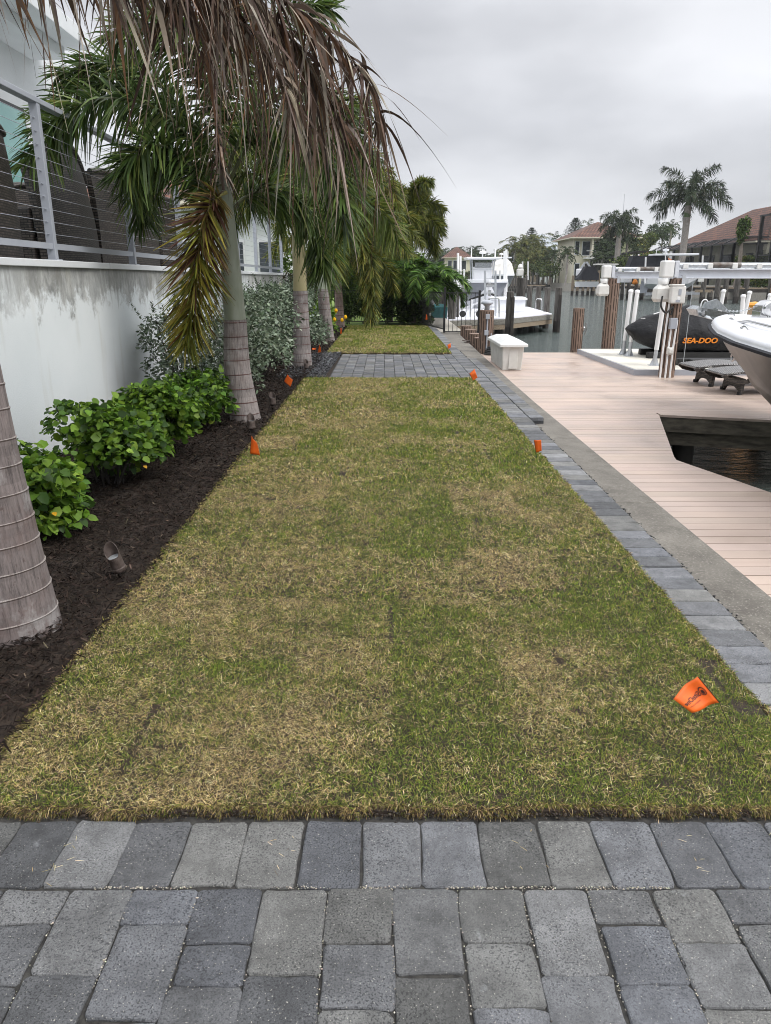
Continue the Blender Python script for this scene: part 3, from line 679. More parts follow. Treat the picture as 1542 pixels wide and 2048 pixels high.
# electric gear on the near piling
def zat(py, Y): return ay(771, py, Y).z
yb = 13.17
eb = thing('electrical_cabinet', 'white weathered electric panel high on the near lift piling', 'electric box', (5.1, yb, zat(607, yb)))
a, b = ay(1338, 607, yb-.04), ay(1371, 572, yb-.04)
m = MB(); m.box(((a.x+b.x)/2, yb-.04, (a.z+b.z)/2), (b.x-a.x, .12, b.z-a.z)); m.build('box_body', 'dirty_plastic', eb, bevel=.02, seg=3)
m = MB(); m.box(((a.x+b.x)/2-.02, yb-.03, b.z+.015), (.22, .15, .03)); m.build('hood', 'dirty_plastic', eb, bevel=.01)
m = MB(); m.box(((a.x+b.x)/2+.02, yb-.103, b.z-.1), (.05, .004, .1)); m.build('sticker', 'rail_grey', eb)
m = MB(); m.box(((a.x+b.x)/2-.0, yb-.103, a.z+.04), (.07, .004, .04)); m.build('sticker', 'rail_grey', eb)
m = MB(); m.lathe([(.0, 0), (.028, 0), (.028, .004), (.0, .004)], ((a.x+b.x)/2+.01, yb-.1, b.z-.2), 14, M=Matrix.Rotation(math.pi/2, 3, 'X')); m.build('round_sticker', 'pvc', eb)
a, b = ay(1338, 658, yb-.03), ay(1354, 636, yb-.03)
m = MB(); m.box(((a.x+b.x)/2, yb-.03, (a.z+b.z)/2), (b.x-a.x, .09, b.z-a.z))
_tag(m.build('junction_box', 'rail_grey', bevel=.006), 'dark grey junction box halfway up the near lift piling', 'electric box')
a, b = ay(1333, 709, yb-.03), ay(1346, 695, yb-.03)
m = MB(); m.box(((a.x+b.x)/2, yb-.04, (a.z+b.z)/2), (b.x-a.x, .08, b.z-a.z)); m.box(((a.x+b.x)/2, yb-.085, (a.z+b.z)/2), ((b.x-a.x)*.7, .03, (b.z-a.z)*.7))
_tag(m.build('outlet_box', 'dirty_plastic', bevel=.01), 'small grey weatherproof outlet box low on the near lift piling', 'electric box')
for i, (dx, top, lab) in enumerate(((-.02, 607, 'leftmost thin white conduit pipe on the near lift piling'), (.07, 636, 'white conduit pipe passing behind the small outlet box'), (.15, 640, 'rightmost thin white conduit pipe on the near lift piling'))):
    x = ay(1335, 660, yb).x+dx; m = MB(); m.tube([(x-.02, yb, DZ), (x-.02, yb, .4), (x+.0, yb, zat(top, yb))], .017, 8)
    _tag(m.build('conduit_pipe', 'pvc', smooth=True), lab, 'pipe', 'conduits on the near lift piling')
m = MB(); g0 = ay(1325, 592, yb-.1); m.tube(bez([g0, ay(1322, 612, yb-.12), ay(1330, 625, yb-.1), ay(1338, 622, yb-.08), ay(1346, 613, yb-.06), ay(1342, 630, yb-.06)], 16), .016, 8)
_tag(m.build('power_cable', 'black_rubber', smooth=True), 'black cable looping from the near motor to the junction box', 'cable')
# ---- cream platform
pl = thing('lift_platform', 'cream decked lift platform with grey edge carrying the covered watercraft', 'platform', (7, 15.6, DZ))
mb = MB(); y = 13.6
while y < 17.7:
    k = random.uniform(.95, 1.04); mb.prism([(4.55, y), (10.5, y), (10.5, y+.145), (4.55, y+.145)], -.045, -.018, (k, k, k)); y += .149
mb.build('platform_planks', 'pale_deck', pl)
m = MB(); m.box((7.5, 13.57, -.075), (6.0, .03, .115)); m.box((4.52, 15.66, -.075), (.03, 4.15, .115)); m.build('edge_frame', 'rail_grey', pl)
MB().prism([(4.56, 13.62), (10.4, 13.62), (10.4, 17.7), (4.56, 17.7)], -.113, -.06).build('float_body', 'rail_grey', pl)
def guide(label, pb, pt, Yb, hide=False):
    a = at(pb[0], pb[1], -.018); a = Vector((a.x, Yb, -.018)) if Yb else a; b = ay(pt[0], pt[1], a.y)
    t = thing('guide_pole', label, 'guide pole', a, 'white guide poles on the lift platform'); mid = lerp(a, b, .22)
    m = MB(); m.tube([mid, lerp(a, b, .98), b], [.042, .042, .042], 14); m.build('pvc_sleeve', 'pvc', t, smooth=True)
    m = MB(); m.tube([lerp(a, b, .965), lerp(a, b, 1.0), lerp(a, b, 1.012)], [.05, .05, .02], 14); m.build('cap', 'pvc', t, smooth=True)
    m = MB(); m.tube([a, mid], .036, 10); m.box(a+Vector((0, 0, .006)), (.2, .16, .012))
    for s_ in (-1, 1): m.add([a+Vector((s_*.09, 0, .01)), a+Vector((s_*.02, -.03, .01)), lerp(a, b, .16)], [(0, 1, 2)]); m.bar(a+Vector((s_*.075, 0, .012)), lerp(a, b, .14), .012, .03)
    m.build('base_bracket', 'aluminium', t)
guide('leftmost white guide pole, left of the watercraft nose', (1246, 709), (1262, 580), None)
guide('white guide pole crossing the nose of the black covered watercraft', (1258, 712), (1275, 581), None)
guide('tall white guide pole just left of the boxed lift piling', (1308, 731), (1330, 585), None)
guide('white guide pole at right behind the anchor of the white boat', (1437, 704), (1448, 580), 17.3)
guide('white guide pole in front of the right tall composite piling', (1486, 704), (1500, 583), 17.3)
guide('white guide pole at the right photo edge beyond the windlass', (1525, 704), (1541, 588), 17.3)
guide('white guide pole hidden by the white bow with its bracket on the platform', (1475, 721), (1487, 590), None)
# ---- dock box, hose, pedestal piling
bx = thing('dock_box', 'white plastic storage box with overhanging lid on the dock by the seawall', 'dock box', (2.45, 15.2, DZ))
x0, x1 = 2.22, 2.60; y0, y1 = 14.32, 15.98
def rr(x0, x1, y0, y1, z): return [(x0, y0, z), (x1, y0, z), (x1, y1, z), (x0, y1, z)]
m = MB(); m.loft([rr(x0+.02, x1, y0+.02, y1-.02, DZ+.01), rr(x0-.01, x1+.03, y0-.02, y1+.02, .33)]); m.build('box_body', 'dirty_plastic', bx, bevel=.02, seg=3)
m = MB(); m.box((2.43, y0-.004, .10), (.17, .02, .38)); m.build('end_panel', 'dirty_plastic', bx, bevel=.008)
m = MB(); m.loft([rr(x0-.06, x1+.09, y0-.08, y1+.08, .325), rr(x0-.06, x1+.09, y0-.08, y1+.08, .375), rr(x0-.02, x1+.05, y0-.03, y1+.03, .395), rr(x0+.09, x1-.06, y0+.14, y1-.14, .455)]); m.build('lid', 'white_plastic', bx, bevel=.012, seg=3)
px_ = at(969, 706, DZ); pd = comp_piling('utility_piling', 'brown composite piling with grey mushroom lamp and conduit beside the storage box', px_.x, 17.7, DZ-.8, zat(620, 17.7), .165, 16)
m = MB(); zt = zat(620, 17.7); m.lathe([(.0, 0), (.06, 0), (.045, .08), (.09, .12), (.14, .14), (.13, .18), (.08, .215), (0, .225)], (px_.x, 17.7, zt), 18); m.build('mushroom_lamp', 'rail_grey', pd, smooth=True)
m = MB(); m.tube([(px_.x+.0, 17.53, DZ), (px_.x, 17.53, zt-.2)], .018, 8); m.box((px_.x, 17.52, zt-.14), (.09, .07, .11)); m.box((px_.x-.02, 17.5, zat(665, 17.6)), (.09, .07, .11)); m.tube([(px_.x+.1, 17.53, DZ), (px_.x+.1, 17.53, .35)], .018, 8); m.build('conduit', 'rail_grey', pd, bevel=.004)
m = MB()
for i in range(5):
    r_ = .19-.02*i; m.tube([(px_.x+.12+r_*math.cos(q*math.pi/8), 17.42+r_*.8*math.sin(q*math.pi/8)-.08, DZ+.03+.035*i) for q in range(17)], .02, 8)
_tag(m.build('hose', 'coil_rubber', smooth=True), 'coiled black hose on the dock at the foot of the lamp piling', 'hose')
for i, (px, py, top) in enumerate(((966-13, 680, 671), (944, 672, 664), (934, 664, 657), (923, 657, 651))):
    Y = (18.7, 20.2, 21.9, 23.6)[i]; X = (2.46, 2.5, 2.55, 2.6)[i]
    comp_piling('stub_piling', ('short cut composite piling nearest the lamp piling', 'second short cut composite piling behind the lamp piling', 'third short cut composite piling seen through the fence end', 'farthest short cut composite piling behind the black fence')[i], X-.1, Y, -1.3, (.17, .17, .17, .17)[i], .17, 14, group='row of short pilings along the seawall')
m = MB(); c_ = at(935, 686, -.075); m.box(c_+Vector((0, 0, .01)), (.16, .12, .02)); m.tube([c_+Vector((-.14, 0, .07)), c_+Vector((0, 0, .05)), c_+Vector((.14, 0, .07))], .016, 8); m.box(c_+Vector((0, 0, .03)), (.06, .04, .04))
_tag(m.build('dock_cleat', 'bronze'), 'dark rusty cleat bolted to the concrete cap near the fence', 'cleat')
# ================================================================ WALL, TERRACE, RAILING
WX = -2.98; WT = 1.65
wl = MB().box((WX-.1, 11.0, WT/2), (.2, 27.6, WT)).build('garden_wall', 'stained_stucco', org=Vector((WX, 0, 0)))
_tag(wl, 'long white stucco retaining wall streaked with grey mould below its cap', 'wall')
mb = MB(); y = -2.7
for i in range(10): mb.box((WX-.10, y+1.38, WT+.031), (.27, 2.752, .06)); y += 2.76
mb.build('wall_cap', 'white_stucco', parent=wl, bevel=.006)
struct(MB().prism([(-40, -4), (-3.2, -4), (-3.2, 24.7), (-40, 24.7)], -.5, 1.60).build('terrace', 'white_stucco'))
rl = thing('cable_railing', 'grey metal railing with horizontal steel cables on top of the stained wall', 'railing', (WX-.05, 11, WT+.06))
RX, RB, RT_ = WX-.06, WT+.06, 3.0
ys_r = [.47+2.24*i-.03 for i in range(0, 11)]
for y in ys_r:
    m = MB(); m.box((RX, y, (RB+RT_)/2), (.075, .06, RT_-RB)); m.box((RX, y, RB+.006), (.12, .12, .012)); m.build('post', 'rail_grey', rl, bevel=.004)
m = MB(); m.box((RX, 11.6, RT_+.022), (.085, 22.4, .045)); m.build('top_rail', 'rail_grey', rl, bevel=.005)
m = MB()
for a, b in zip(ys_r[:-1], ys_r[1:]): m.box((RX, (a+b)/2, RB+.125), (.045, b-a-.062, .05))
m.build('bottom_rail', 'rail_grey', rl)
for i in range(10):
    z = RB+.23+i*.105; m = MB(); m.tube([(RX, ys_r[0], z), (RX, 22, z), (RX, ys_r[-1], z)], .0024, 5)
    for y in ys_r: m.box((RX, y, z), (.012, .085, .012))
    m.build('cable', 'rail_grey', rl)
# ---- wicker seats behind the railing
def wicker_back(label, y0, y1, x, ztop, peak=0, lean=.04, flare=.0, group='wicker lounge seats on the terrace'):
    t = thing('wicker_chair', label, 'chair', (x-.4, (y0+y1)/2, 1.6), group)
    n = 15; rings = []
    nz_ = 9
    m = MB(); V = []; 
    for k in range(nz_):
        f = k/(nz_-1)
        for i in range(n):
            s_ = i/(n-1); zt = ztop-peak*(2*abs(s_-.5))**1.6-.05*(2*abs(s_-.5))**6
            z = lerp(1.66, zt, f); yy = lerp(y0+flare*(1-f)*-1*0, y1, s_)+flare*(f-.0)*(s_-.5)*-1
            bow = .10*(1-(2*s_-1)**2); V.append((x+bow-lean*f+.03*math.sin(f*3), yy, z))
    vs = V+[(a-.07, b, c) for a, b, c in V]; o_ = len(V); W_ = y1-y0
    def uv(i, k): return (i/(n-1)*W_, k/(nz_-1)*(ztop-1.66))
    for k in range(nz_-1):
        for i in range(n-1):
            a, b, c, d = k*n+i, k*n+i+1, (k+1)*n+i+1, (k+1)*n+i
            m.add([vs[q] for q in (a, b, c, d)], [(0, 1, 2, 3)], uvs=[[uv(i, k), uv(i+1, k), uv(i+1, k+1), uv(i, k+1)]])
            m.add([vs[o_+q] for q in (d, c, b, a)], [(0, 1, 2, 3)], uvs=[[uv(i, k+1), uv(i+1, k+1), uv(i+1, k), uv(i, k)]])
    for k in range(nz_-1):
        for i in (0, n-1):
            q = (k*n+i, (k+1)*n+i); m.add([vs[q[0]], vs[q[1]], vs[o_+q[1]], vs[o_+q[0]]], [(0, 1, 2, 3)], uvs=[[(0, 0), (0, .1), (.07, .1), (.07, 0)]])
    m.tube([V[(nz_-1)*n+i] if True else 0 for i in range(n)], .035, 8)
    m.build('backrest', 'wicker', t)
    m = MB(); m.box((x-.5, (y0+y1)/2, 1.82), (.75, W_-.1, .3)); m.build('seat', 'wicker', t, boxuv=True, bevel=.03)
    m = MB(); m.box((x-.5, (y0+y1)/2, 2.02), (.7, W_-.2, .1)); m.build('cushion', 'charcoal_canvas', t, bevel=.04)
    for yy in (y0+.05, y1-.05): m = MB(); m.box((x-.5, yy, 1.98), (.75, .09, .55)); m.build('arm', 'wicker', t, boxuv=True, bevel=.03)
def ypx(px, x): return abs(x/((px-771)/FPX))*(CP+.32*SP)
wicker_back('dark wicker seat back cut by the left photo edge behind the railing', ypx(-150, -3.45), ypx(52, -3.45), -3.45, 2.86)
wicker_back('low dark wicker seat back between the edge seat and the first railing post', ypx(50, -4.6), ypx(122, -4.6), -4.6, 2.68)
wicker_back('tallest dark wicker seat with a peaked back under the wall lantern', ypx(100, -3.5), ypx(206, -3.5), -3.5, 2.98, .30, .10)
wicker_back('wide dark wicker seat back crossing the second visible railing post', ypx(208, -3.5), ypx(322, -3.5), -3.5, 2.83, 0)
wicker_back('farthest dark wicker seat back, half hidden by the palm fronds', ypx(328, -3.5), ypx(366, -3.5), -3.5, 2.75)
# ---- house on the left
hs = thing('white_house', 'large white stucco house with stepped eave and teal tinted windows on the left', 'house', (-9, 8, 1.6))
m = MB(); m.box((-10.3, 6.2, 3.6), (8, 20.6, 4.0)); m.build('wall', 'white_stucco', hs)
m = MB(); m.box((-9.9, 6.0, 5.60), (9.2, 18.4, .26)); m.box((-10.15, 6.0, 5.37), (8.9, 18.0, .20)); m.build('roof', 'white_stucco', hs, bevel=.01)
for (a, b) in ((5.5, 12.4), (12.9, 14.3)):
    m = MB(); m.box((-6.28, (a+b)/2, 3.05), (.06, b-a, 2.6)); f = m.build('window_frame', 'black_metal', hs)
    m = MB(); m.box((-6.24, (a+b)/2, 3.05), (.02, b-a-.14, 2.46)); m.build('pane', 'teal_glass', f)
ln = thing('wall_lantern', 'black metal lantern mounted at the corner of the white house', 'lantern', (-6.1, 15.2, 3.7))
c_ = ay(160, 325, 15.3); lx, ly, lz = -6.1, c_.y, c_.z
m = MB(); m.lathe([(0, .27), (.02, .25), (.02, .21), (.075, .15), (.12, .10), (.13, .085), (.0, .085)], (lx, ly, lz), 6); m.lathe([(0, -.2), (.08, -.19), (.1, -.16), (0, -.16)], (lx, ly, lz), 6); m.tube([(lx, ly, lz+.2), (lx-.1, ly, lz+.2), (lx-.2, ly, lz+.05)], .012, 6)
for i in range(6): a = i*math.pi/3; m.bar((lx+.085*math.cos(a), ly+.085*math.sin(a), lz-.16), (lx+.11*math.cos(a), ly+.11*math.sin(a), lz+.09), .012)
m.build('lantern_cage', 'black_metal', ln)
m = MB(); m.lathe([(.07, -.15), (.095, .08)], (lx, ly, lz), 6); m.build('lantern_glass', 'lens', ln)
def hip_roof(parent, x0, x1, y0, y1, z0, h, mat, ov=.6, name='roof', alongx=None):
    x0 -= ov; x1 += ov; y0 -= ov; y1 += ov; w_, d = x1-x0, y1-y0; ax = (w_ > d) if alongx is None else alongx
    if ax: r0, r1 = ((x0+d/2), (y0+y1)/2), ((x1-d/2), (y0+y1)/2)
    else: r0, r1 = ((x0+x1)/2, y0+w_/2), ((x0+x1)/2, y1-w_/2)
    A, B, C_, D_ = (x0, y0, z0), (x1, y0, z0), (x1, y1, z0), (x0, y1, z0); E, G = (*r0, z0+h), (*r1, z0+h); m = MB()
    def face(*p):
        p = [Vector(q) for q in p]; e1 = (p[1]-p[0]).normalized(); n_ = e1.cross(p[-1]-p[0]).normalized(); e2 = n_.cross(e1)
        m.add(p, [tuple(range(len(p)))], uvs=[[((q-p[0]).dot(e1), (q-p[0]).dot(e2)) for q in p]])
    if ax: face(A, B, G, E); face(C_, D_, E, G); face(D_, A, E); face(B, C_, G)
    else: face(B, C_, G, E); face(D_, A, E, G); face(A, B, E); face(C_, D_, G)
    r = m.build(name, mat, parent)
    m = MB(); m.box(((x0+x1)/2, (y0+y1)/2, z0-.12), (w_, d, .2)); m.build('eave', 'cream_stucco', parent)
    return r
nb = thing('neighbour_house', 'white neighbouring house with clay tile roof glimpsed behind the left palm trunks', 'house', (-9, 40, 0))
m = MB(); m.box((-9.5, 42, 2.4), (10, 12, 4.8)); m.build('wall', 'white_stucco', nb)
hip_roof(nb, -14.5, -4.5, 36, 48, 4.9, 2.4, 'clay_tile', .8)
for x in (-11.5, -9.2, -7.0, -5.3):
    m = MB(); m.box((x, 35.97, 2.3), (1.1, .06, 1.9)); f = m.build('window', 'white_frame', nb)
    m = MB(); m.box((x, 35.93, 2.3), (.95, .04, 1.7)); m.build('pane', 'window_glass', f)
# ================================================================ PALMS
def arr(pts): return np.array([tuple(p) for p in pts])
def np_tube(P, rad, c, n=5):
    k = len(P); T = np.gradient(P, axis=0); T = unit(T); A = unit(np.cross(T, np.array([[.13, .99, .05]]))); B = np.cross(T, A); th = np.arange(n)*2*math.pi/n
    V = P[:, None, :]+(A[:, None, :]*np.cos(th)[None, :, None]+B[:, None, :]*np.sin(th)[None, :, None])*np.asarray(rad)[:, None, None]
    F = [(i*n+j, i*n+(j+1) % n, (i+1)*n+(j+1) % n, (i+1)*n+j) for i in range(k-1) for j in range(n)]
    return V.reshape(-1, 3), np.array(F), np.tile(np.array(c), (len(F), 1))
GREENS = [(.070, .115, .028), (.105, .155, .036), (.042, .072, .02), (.17, .20, .05)]
GOLD = [(.20, .20, .03), (.30, .25, .04), (.11, .13, .025), (.12, .055, .022)]
def frond_arr(ctrl, n=260, Lm=.42, wd=.024, cols=GREENS, wts=(4, 4, 3, 1), mode='plume', t0=.2, droop=.35, rr=.018, rc=(.14, .16, .06), nseg=3, fwd=.5, tipcol=None, K=24):
    P = arr(bez(ctrl, K)); kk = np.linspace(0, K-1, K); t = np.sort(RNG.uniform(t0, 1, n)); ti = t*(K-1)
    Q = np.stack([np.interp(ti, kk, P[:, i]) for i in range(3)], 1); T = unit(np.stack([np.interp(ti, kk, np.gradient(P[:, i])) for i in range(3)], 1))
    S = unit(np.cross(T, np.array([[0, 0, 1.]])+1e-4)); U = np.cross(S, T)
    sgn = np.where(RNG.random(n) < .5, -1, 1)
    if mode == 'plume': th = RNG.uniform(0, 2*math.pi, n)
    else: th = np.where(sgn > 0, RNG.normal(.25, .22, n), math.pi-RNG.normal(.25, .22, n))
    tt = (t-t0)/(1-t0); prof = .5+.5*np.sin(math.pi*np.clip(tt*.85+.1, 0, 1)); ff = fwd+.5*tt**3
    D = unit(T*ff[:, None]+S*np.cos(th)[:, None]+U*np.sin(th)[:, None]+RNG.normal(0, .1, (n, 3)))
    C = pal(n, cols, wts, .2)
    if tipcol is not None: q = RNG.random(n) < np.clip((1-tt)*1.1-.1, 0, 1); C[q] = pal(int(q.sum()), tipcol, [1]*len(tipcol), .25)
    side = unit(np.cross(D, U+RNG.normal(0, .5, (n, 3))))
    a = strips(Q, D, Lm*prof*RNG.uniform(.8, 1.1, n), wd*RNG.uniform(.7, 1.2, n), droop*RNG.uniform(.5, 1.4, n), side, C, nseg=nseg)
    r = np.linspace(rr, rr*.22, K); r[0] *= 1.6
    return [a, np_tube(P, r, rc)]
def arc(base, az, el, L_, sag, twist=0):
    """control points of an arching frond"""
    pts = [Vector(base)]; p = Vector(base); n = 6; e = el
    for i in range(n):
        e_ = el-sag*((i+.5)/n)**1.3; a = az+twist*i/n
        p = p+Vector((math.cos(a)*math.cos(e_), math.sin(a)*math.cos(e_), math.sin(e_)))*(L_/n); pts.append(p.copy())
    return pts
def put(name, parts, mat, parent): V, F, C = cat(parts); return np_mesh(name, V, F, C, mat, parent)
def ring_trunk(t, pts, radii, ztop, gap, n=32, c=(.245, .215, .205), rc=(.10, .05, .045), light=None, name='trunk'):
    """pts axis control, rings of leaf scars every gap metres"""
    z0 = pts[0][2]; P = bez(pts, 60); P = [p for p in P]; zs = [p.z for p in P]
    def axis(z): return Vector((np.interp(z, zs, [p.x for p in P]), np.interp(z, zs, [p.y for p in P]), z))
    def rad(z): return float(np.interp(z, [a for a, b in radii], [b for a, b in radii]))
    m = MB(); z = z0; rings = []; cs = []; tilt = 0
    hs_ = []; 
    while z < ztop:
        g_ = gap*random.uniform(.85, 1.15); hs_ += [(z, .0, 'b'), (z+g_*.35, 0, 'b'), (z+g_*.75, .0, 'b'), (z+g_-.012, .001, 'r'), (z+g_-.005, .0045, 'l'), (z+g_-.001, .0, 'b')]; z += g_
    ph = random.random()*6; base_col = 1
    for z, dr, k in hs_:
        zz = min(z, ztop); a = axis(zz); r = rad(zz)
        rings.append([a+Vector((math.cos(2*math.pi*j/n)*(r+dr), math.sin(2*math.pi*j/n)*(r+dr), .006*math.sin(2*math.pi*j/n+ph)+.002*math.sin(6*math.pi*j/n+ph)*(k != 'b'))) for j in range(n)])
        if k == 'b': base_col = base_col*.55+.45*random.uniform(.6, 1.25); cs.append(tuple(x*base_col for x in c))
        elif k == 'r': cs.append(rc)
        else: cs.append(light or rc)
    for i in range(len(rings)-1): m.add(rings[i]+rings[i+1], [(j, (j+1) % n, n+(j+1) % n, n+j) for j in range(n)], cs[i])
    return m.build(name, 'ringed_trunk', t, smooth=False), axis
def shaft(t, pts, radii, c=(.30, .34, .26), name='crownshaft', n=20):
    P = bez(pts, 14); m = MB(); zs = [p.z for p in P]
    m.tube(P, [float(np.interp(p.z, [a for a, b in radii], [b for a, b in radii])) for p in P], n, c); return m.build(name, 'crownshaft', t, smooth=True)
# ---- nearest palm (only its trunk in the frame, crown above it)
t1 = thing('foxtail_palm', 'nearest palm with thick grey ringed trunk at the left photo edge', 'palm tree', (-1.76, 3.12, 0), 'row of foxtail palms in the mulch bed')
ring_trunk(t1, [(-1.755, 3.12, -.03), (-1.765, 3.12, .5), (-1.78, 3.13, 1.2), (-1.80, 3.15, 2.4)], [(-.03, .235), (.05, .228), (.3, .205), (.8, .172), (1.3, .15), (2.4, .125)], 2.3, .115, n=64, c=(.165, .138, .132), rc=(.11, .085, .078), light=(.245, .215, .20))
shaft(t1, [(-1.80, 3.15, 2.28), (-1.82, 3.17, 2.8), (-1.84, 3.2, 3.5)], [(2.28, .135), (2.6, .125), (3.5, .06)])
B1 = (-1.83, 3.2, 3.3)
for az, el in ((2.9, .7), (-2.4, .6), (2.0, 1.0), (-1.4, .8), (.4, 1.15), (-.5, 1.0)): put('frond', frond_arr(arc(B1, az, el, 2.5, 1.2), 260), 'leaf', t1)
DEADC = [(.12, .075, .052), (.06, .038, .028), (.24, .19, .15), (.42, .36, .29), (.19, .105, .058)]
def dead_frond(ctrl, n=300, Lm=.6, wd=.030, wts=(4, 4, 3, 2, 2), t0=.12, spread=.6, down=1.15, zb=-.05):
    K = 24; P = arr(bez(ctrl, K)); kk = np.arange(K); t = np.sort(RNG.uniform(t0, 1, n)); ti = t*(K-1)
    Q = np.stack([np.interp(ti, kk, P[:, i]) for i in range(3)], 1); T = unit(np.stack([np.interp(ti, kk, np.gradient(P[:, i])) for i in range(3)], 1))
    D = unit(T*RNG.uniform(.2, 1.1, (n, 1))+RNG.normal(0, spread, (n, 3))*np.array([1, 1, .9])+np.array([0, 0, zb]))
    side = unit(np.cross(D, RNG.normal(0, 1, (n, 3)))); curl = RNG.normal(0, .16, (n, 3)); n2 = n
    C = pal(n, DEADC, wts, .22); Ln = Lm*RNG.uniform(.45, 1.15, n)
    a = strips(Q, D*.62, Ln, wd*RNG.uniform(.4, 1.3, n), down*RNG.uniform(.4, 1.1, n), side, C, nseg=8, tip=.08, curl=curl, twist=RNG.normal(0, 2.2, n))
    return [a, np_tube(P, np.linspace(.017, .005, K), (.11, .08, .065))]
def px3(l): return [ay(a, b, Y) for a, b, Y in l]
dh = Vector(B1)
for ctrl, n, Lm in (
    ([dh]+px3([(430, -150, 4.1), (550, -15, 4.3), (650, 60, 4.6), (725, 150, 4.9), (765, 250, 5.1)]), 400, .62),
    ([dh]+px3([(360, -190, 3.9), (460, -50, 4.2), (560, 50, 4.5), (640, 160, 4.7), (690, 280, 4.9)]), 400, .68),
    ([dh]+px3([(260, -190, 3.8), (360, -70, 4.0), (450, 10, 4.2), (530, 110, 4.4), (600, 230, 4.6)]), 330, .58),
    ([dh]+px3([(150, -150, 3.7), (230, -80, 3.9), (330, -40, 4.1), (420, 0, 4.3), (470, 60, 4.5)]), 330, .50),
    ([dh]+px3([(-60, -110, 3.7), (30, -85, 3.9), (140, -60, 4.0), (260, -45, 4.2), (370, -20, 4.3)]), 230, .46),
    ([dh]+px3([(300, -150, 4.3), (420, -60, 4.7), (520, 20, 5.1), (590, 120, 5.4), (640, 230, 5.7)]), 330, .62)):
    V, F, C = cat(dead_frond(ctrl, int(n*.43), Lm*.84)); o = np_mesh('dead_frond', V, F, C, 'dead_leaf', t1); o['label'] = 'dry brown hanging palm frond'
# ---- second palm
t2 = thing('foxtail_palm', 'second palm from the camera with a yellowing frond hanging in front of its trunk', 'palm tree', (-1.60, 8.35, 0), 'row of foxtail palms in the mulch bed')
q = [at(487, 842, 0)]; q[0].y = 8.4
b2 = [Vector((-1.60, 8.42, -.03)), ay(475, 740, 8.42), ay(470, 640, 8.42), ay(462, 540, 8.4), ay(452, 430, 8.38), ay(445, 340, 8.36)]
ring_trunk(t2, [b2[0], b2[1], b2[2]], [(-.03, .185), (.06, .172), (.5, .15), (1.15, .122)], b2[2].z, .142, n=40)
shaft(t2, b2[2:], [(1.1, .122), (1.2, .118), (2.0, .095), (2.6, .075), (3.0, .05)], (.27, .29, .235))
F2_ = [
    [(447, 385), (432, 325), (380, 240), (290, 180), (170, 170), (70, 235)], [(447, 400), (420, 340), (340, 235), (230, 195), (115, 235), (55, 325)],
    [(452, 430), (425, 400), (370, 345), (310, 320), (275, 370), (285, 440)], [(452, 440), (420, 395), (360, 310), (300, 290), (262, 320), (245, 350)],
    [(455, 430), (490, 395), (540, 380), (600, 400), (640, 470), (650, 545)], [(448, 380), (470, 300), (520, 220), (600, 190), (680, 220), (730, 300)],
    [(446, 360), (450, 250), (470, 150), (520, 60), (590, 10), (660, 20)], [(446, 360), (430, 240), (400, 130), (350, 60), (280, 40), (220, 80)],
    [(446, 360), (440, 220), (445, 100), (460, 0), (500, -60), (560, -70)], [(450, 380), (500, 290), (570, 260), (640, 300), (680, 380), (690, 460)],
    [(447, 380), (400, 300), (330, 180), (260, 130), (190, 130), (120, 150)]]
for i, c_ in enumerate(F2_):
    Ys = [8.36, 8.3, 8.1, 7.9, 7.8, 7.75] if i % 2 else [8.36, 8.45, 8.6, 8.7, 8.8, 8.8]
    put('frond', frond_arr([ay(a, b, Y) for (a, b), Y in zip(c_, Ys)], 470, .44, .030, GREENS, (3, 3, 4, 1), droop=.4, rr=.022, rc=(.16, .18, .09)), 'leaf', t2)
put('frond', frond_arr(px3([(452, 385, 8.2), (425, 405, 8.0), (402, 460, 7.9), (394, 540, 7.85), (385, 620, 7.85), (372, 690, 7.85)]), 640, .47, .028, GOLD, (4, 3, 3, .7), droop=.15, fwd=.75, rr=.014, rc=(.3, .28, .1), t0=.08, tipcol=[(.07, .03, .02), (.11, .07, .02), (.16, .12, .03)]), 'leaf', t2)['label'] = 'yellow green frond with burnt leaflet tips hanging straight down'
for cc in ([(447, 380, 8.2), (440, 300, 8.1), (428, 200, 8.0), (415, 90, 7.9), (400, -40, 7.8)],):
    o = put('dead_frond', dead_frond(px3(cc), 200, .5, .03), 'dead_leaf', t2); o['label'] = 'dry brown palm frond rising from the crownshaft'
# ---- procedural foxtail
def foxtail(label, x, y, h1, h2, r=.17, seed=1, lean=(0, 0), cols=GREENS, wts=(3, 4, 3, 1), nf=11, Lf=2.0, shaftc=(.27, .30, .235), nl=330, group='row of foxtail palms in the mulch bed', trunkc=(.245, .215, .205), wd=.036, lm=.46, els=None, azr=None):
    random.seed(seed); t = thing('foxtail_palm', label, 'palm tree', (x, y, 0), group)
    A = lambda z: Vector((x+lean[0]*z, y+lean[1]*z, z))
    ring_trunk(t, [A(-.03), A(h1*.5), A(h1)], [(-.03, r), (.08, r*.93), (h1*.5, r*.8), (h1, r*.7)], h1, .145, n=28, c=trunkc)
    shaft(t, [A(h1), A((h1+h2)/2), A(h2)], [(h1, r*.7), (h1+.1, r*.66), ((h1+h2)/2, r*.6), (h2, r*.3)], shaftc)
    for i in range(nf):
        az = 2*math.pi*i*.382+random.uniform(-.2, .2) if azr is None else random.uniform(*azr); f = i/(nf-1); el = lerp(.25, 1.35, f) if els is None else lerp(*els, f)
        put('frond', frond_arr(arc(A(lerp(h2-.55, h2-.05, f)), az, el, Lf*random.uniform(.85, 1.05), lerp(1.9, 1.5, f)+random.uniform(-.2, .2)), nl, lm, wd, cols, wts, droop=.4, rc=(.16, .18, .08)), 'leaf', t)
    return t
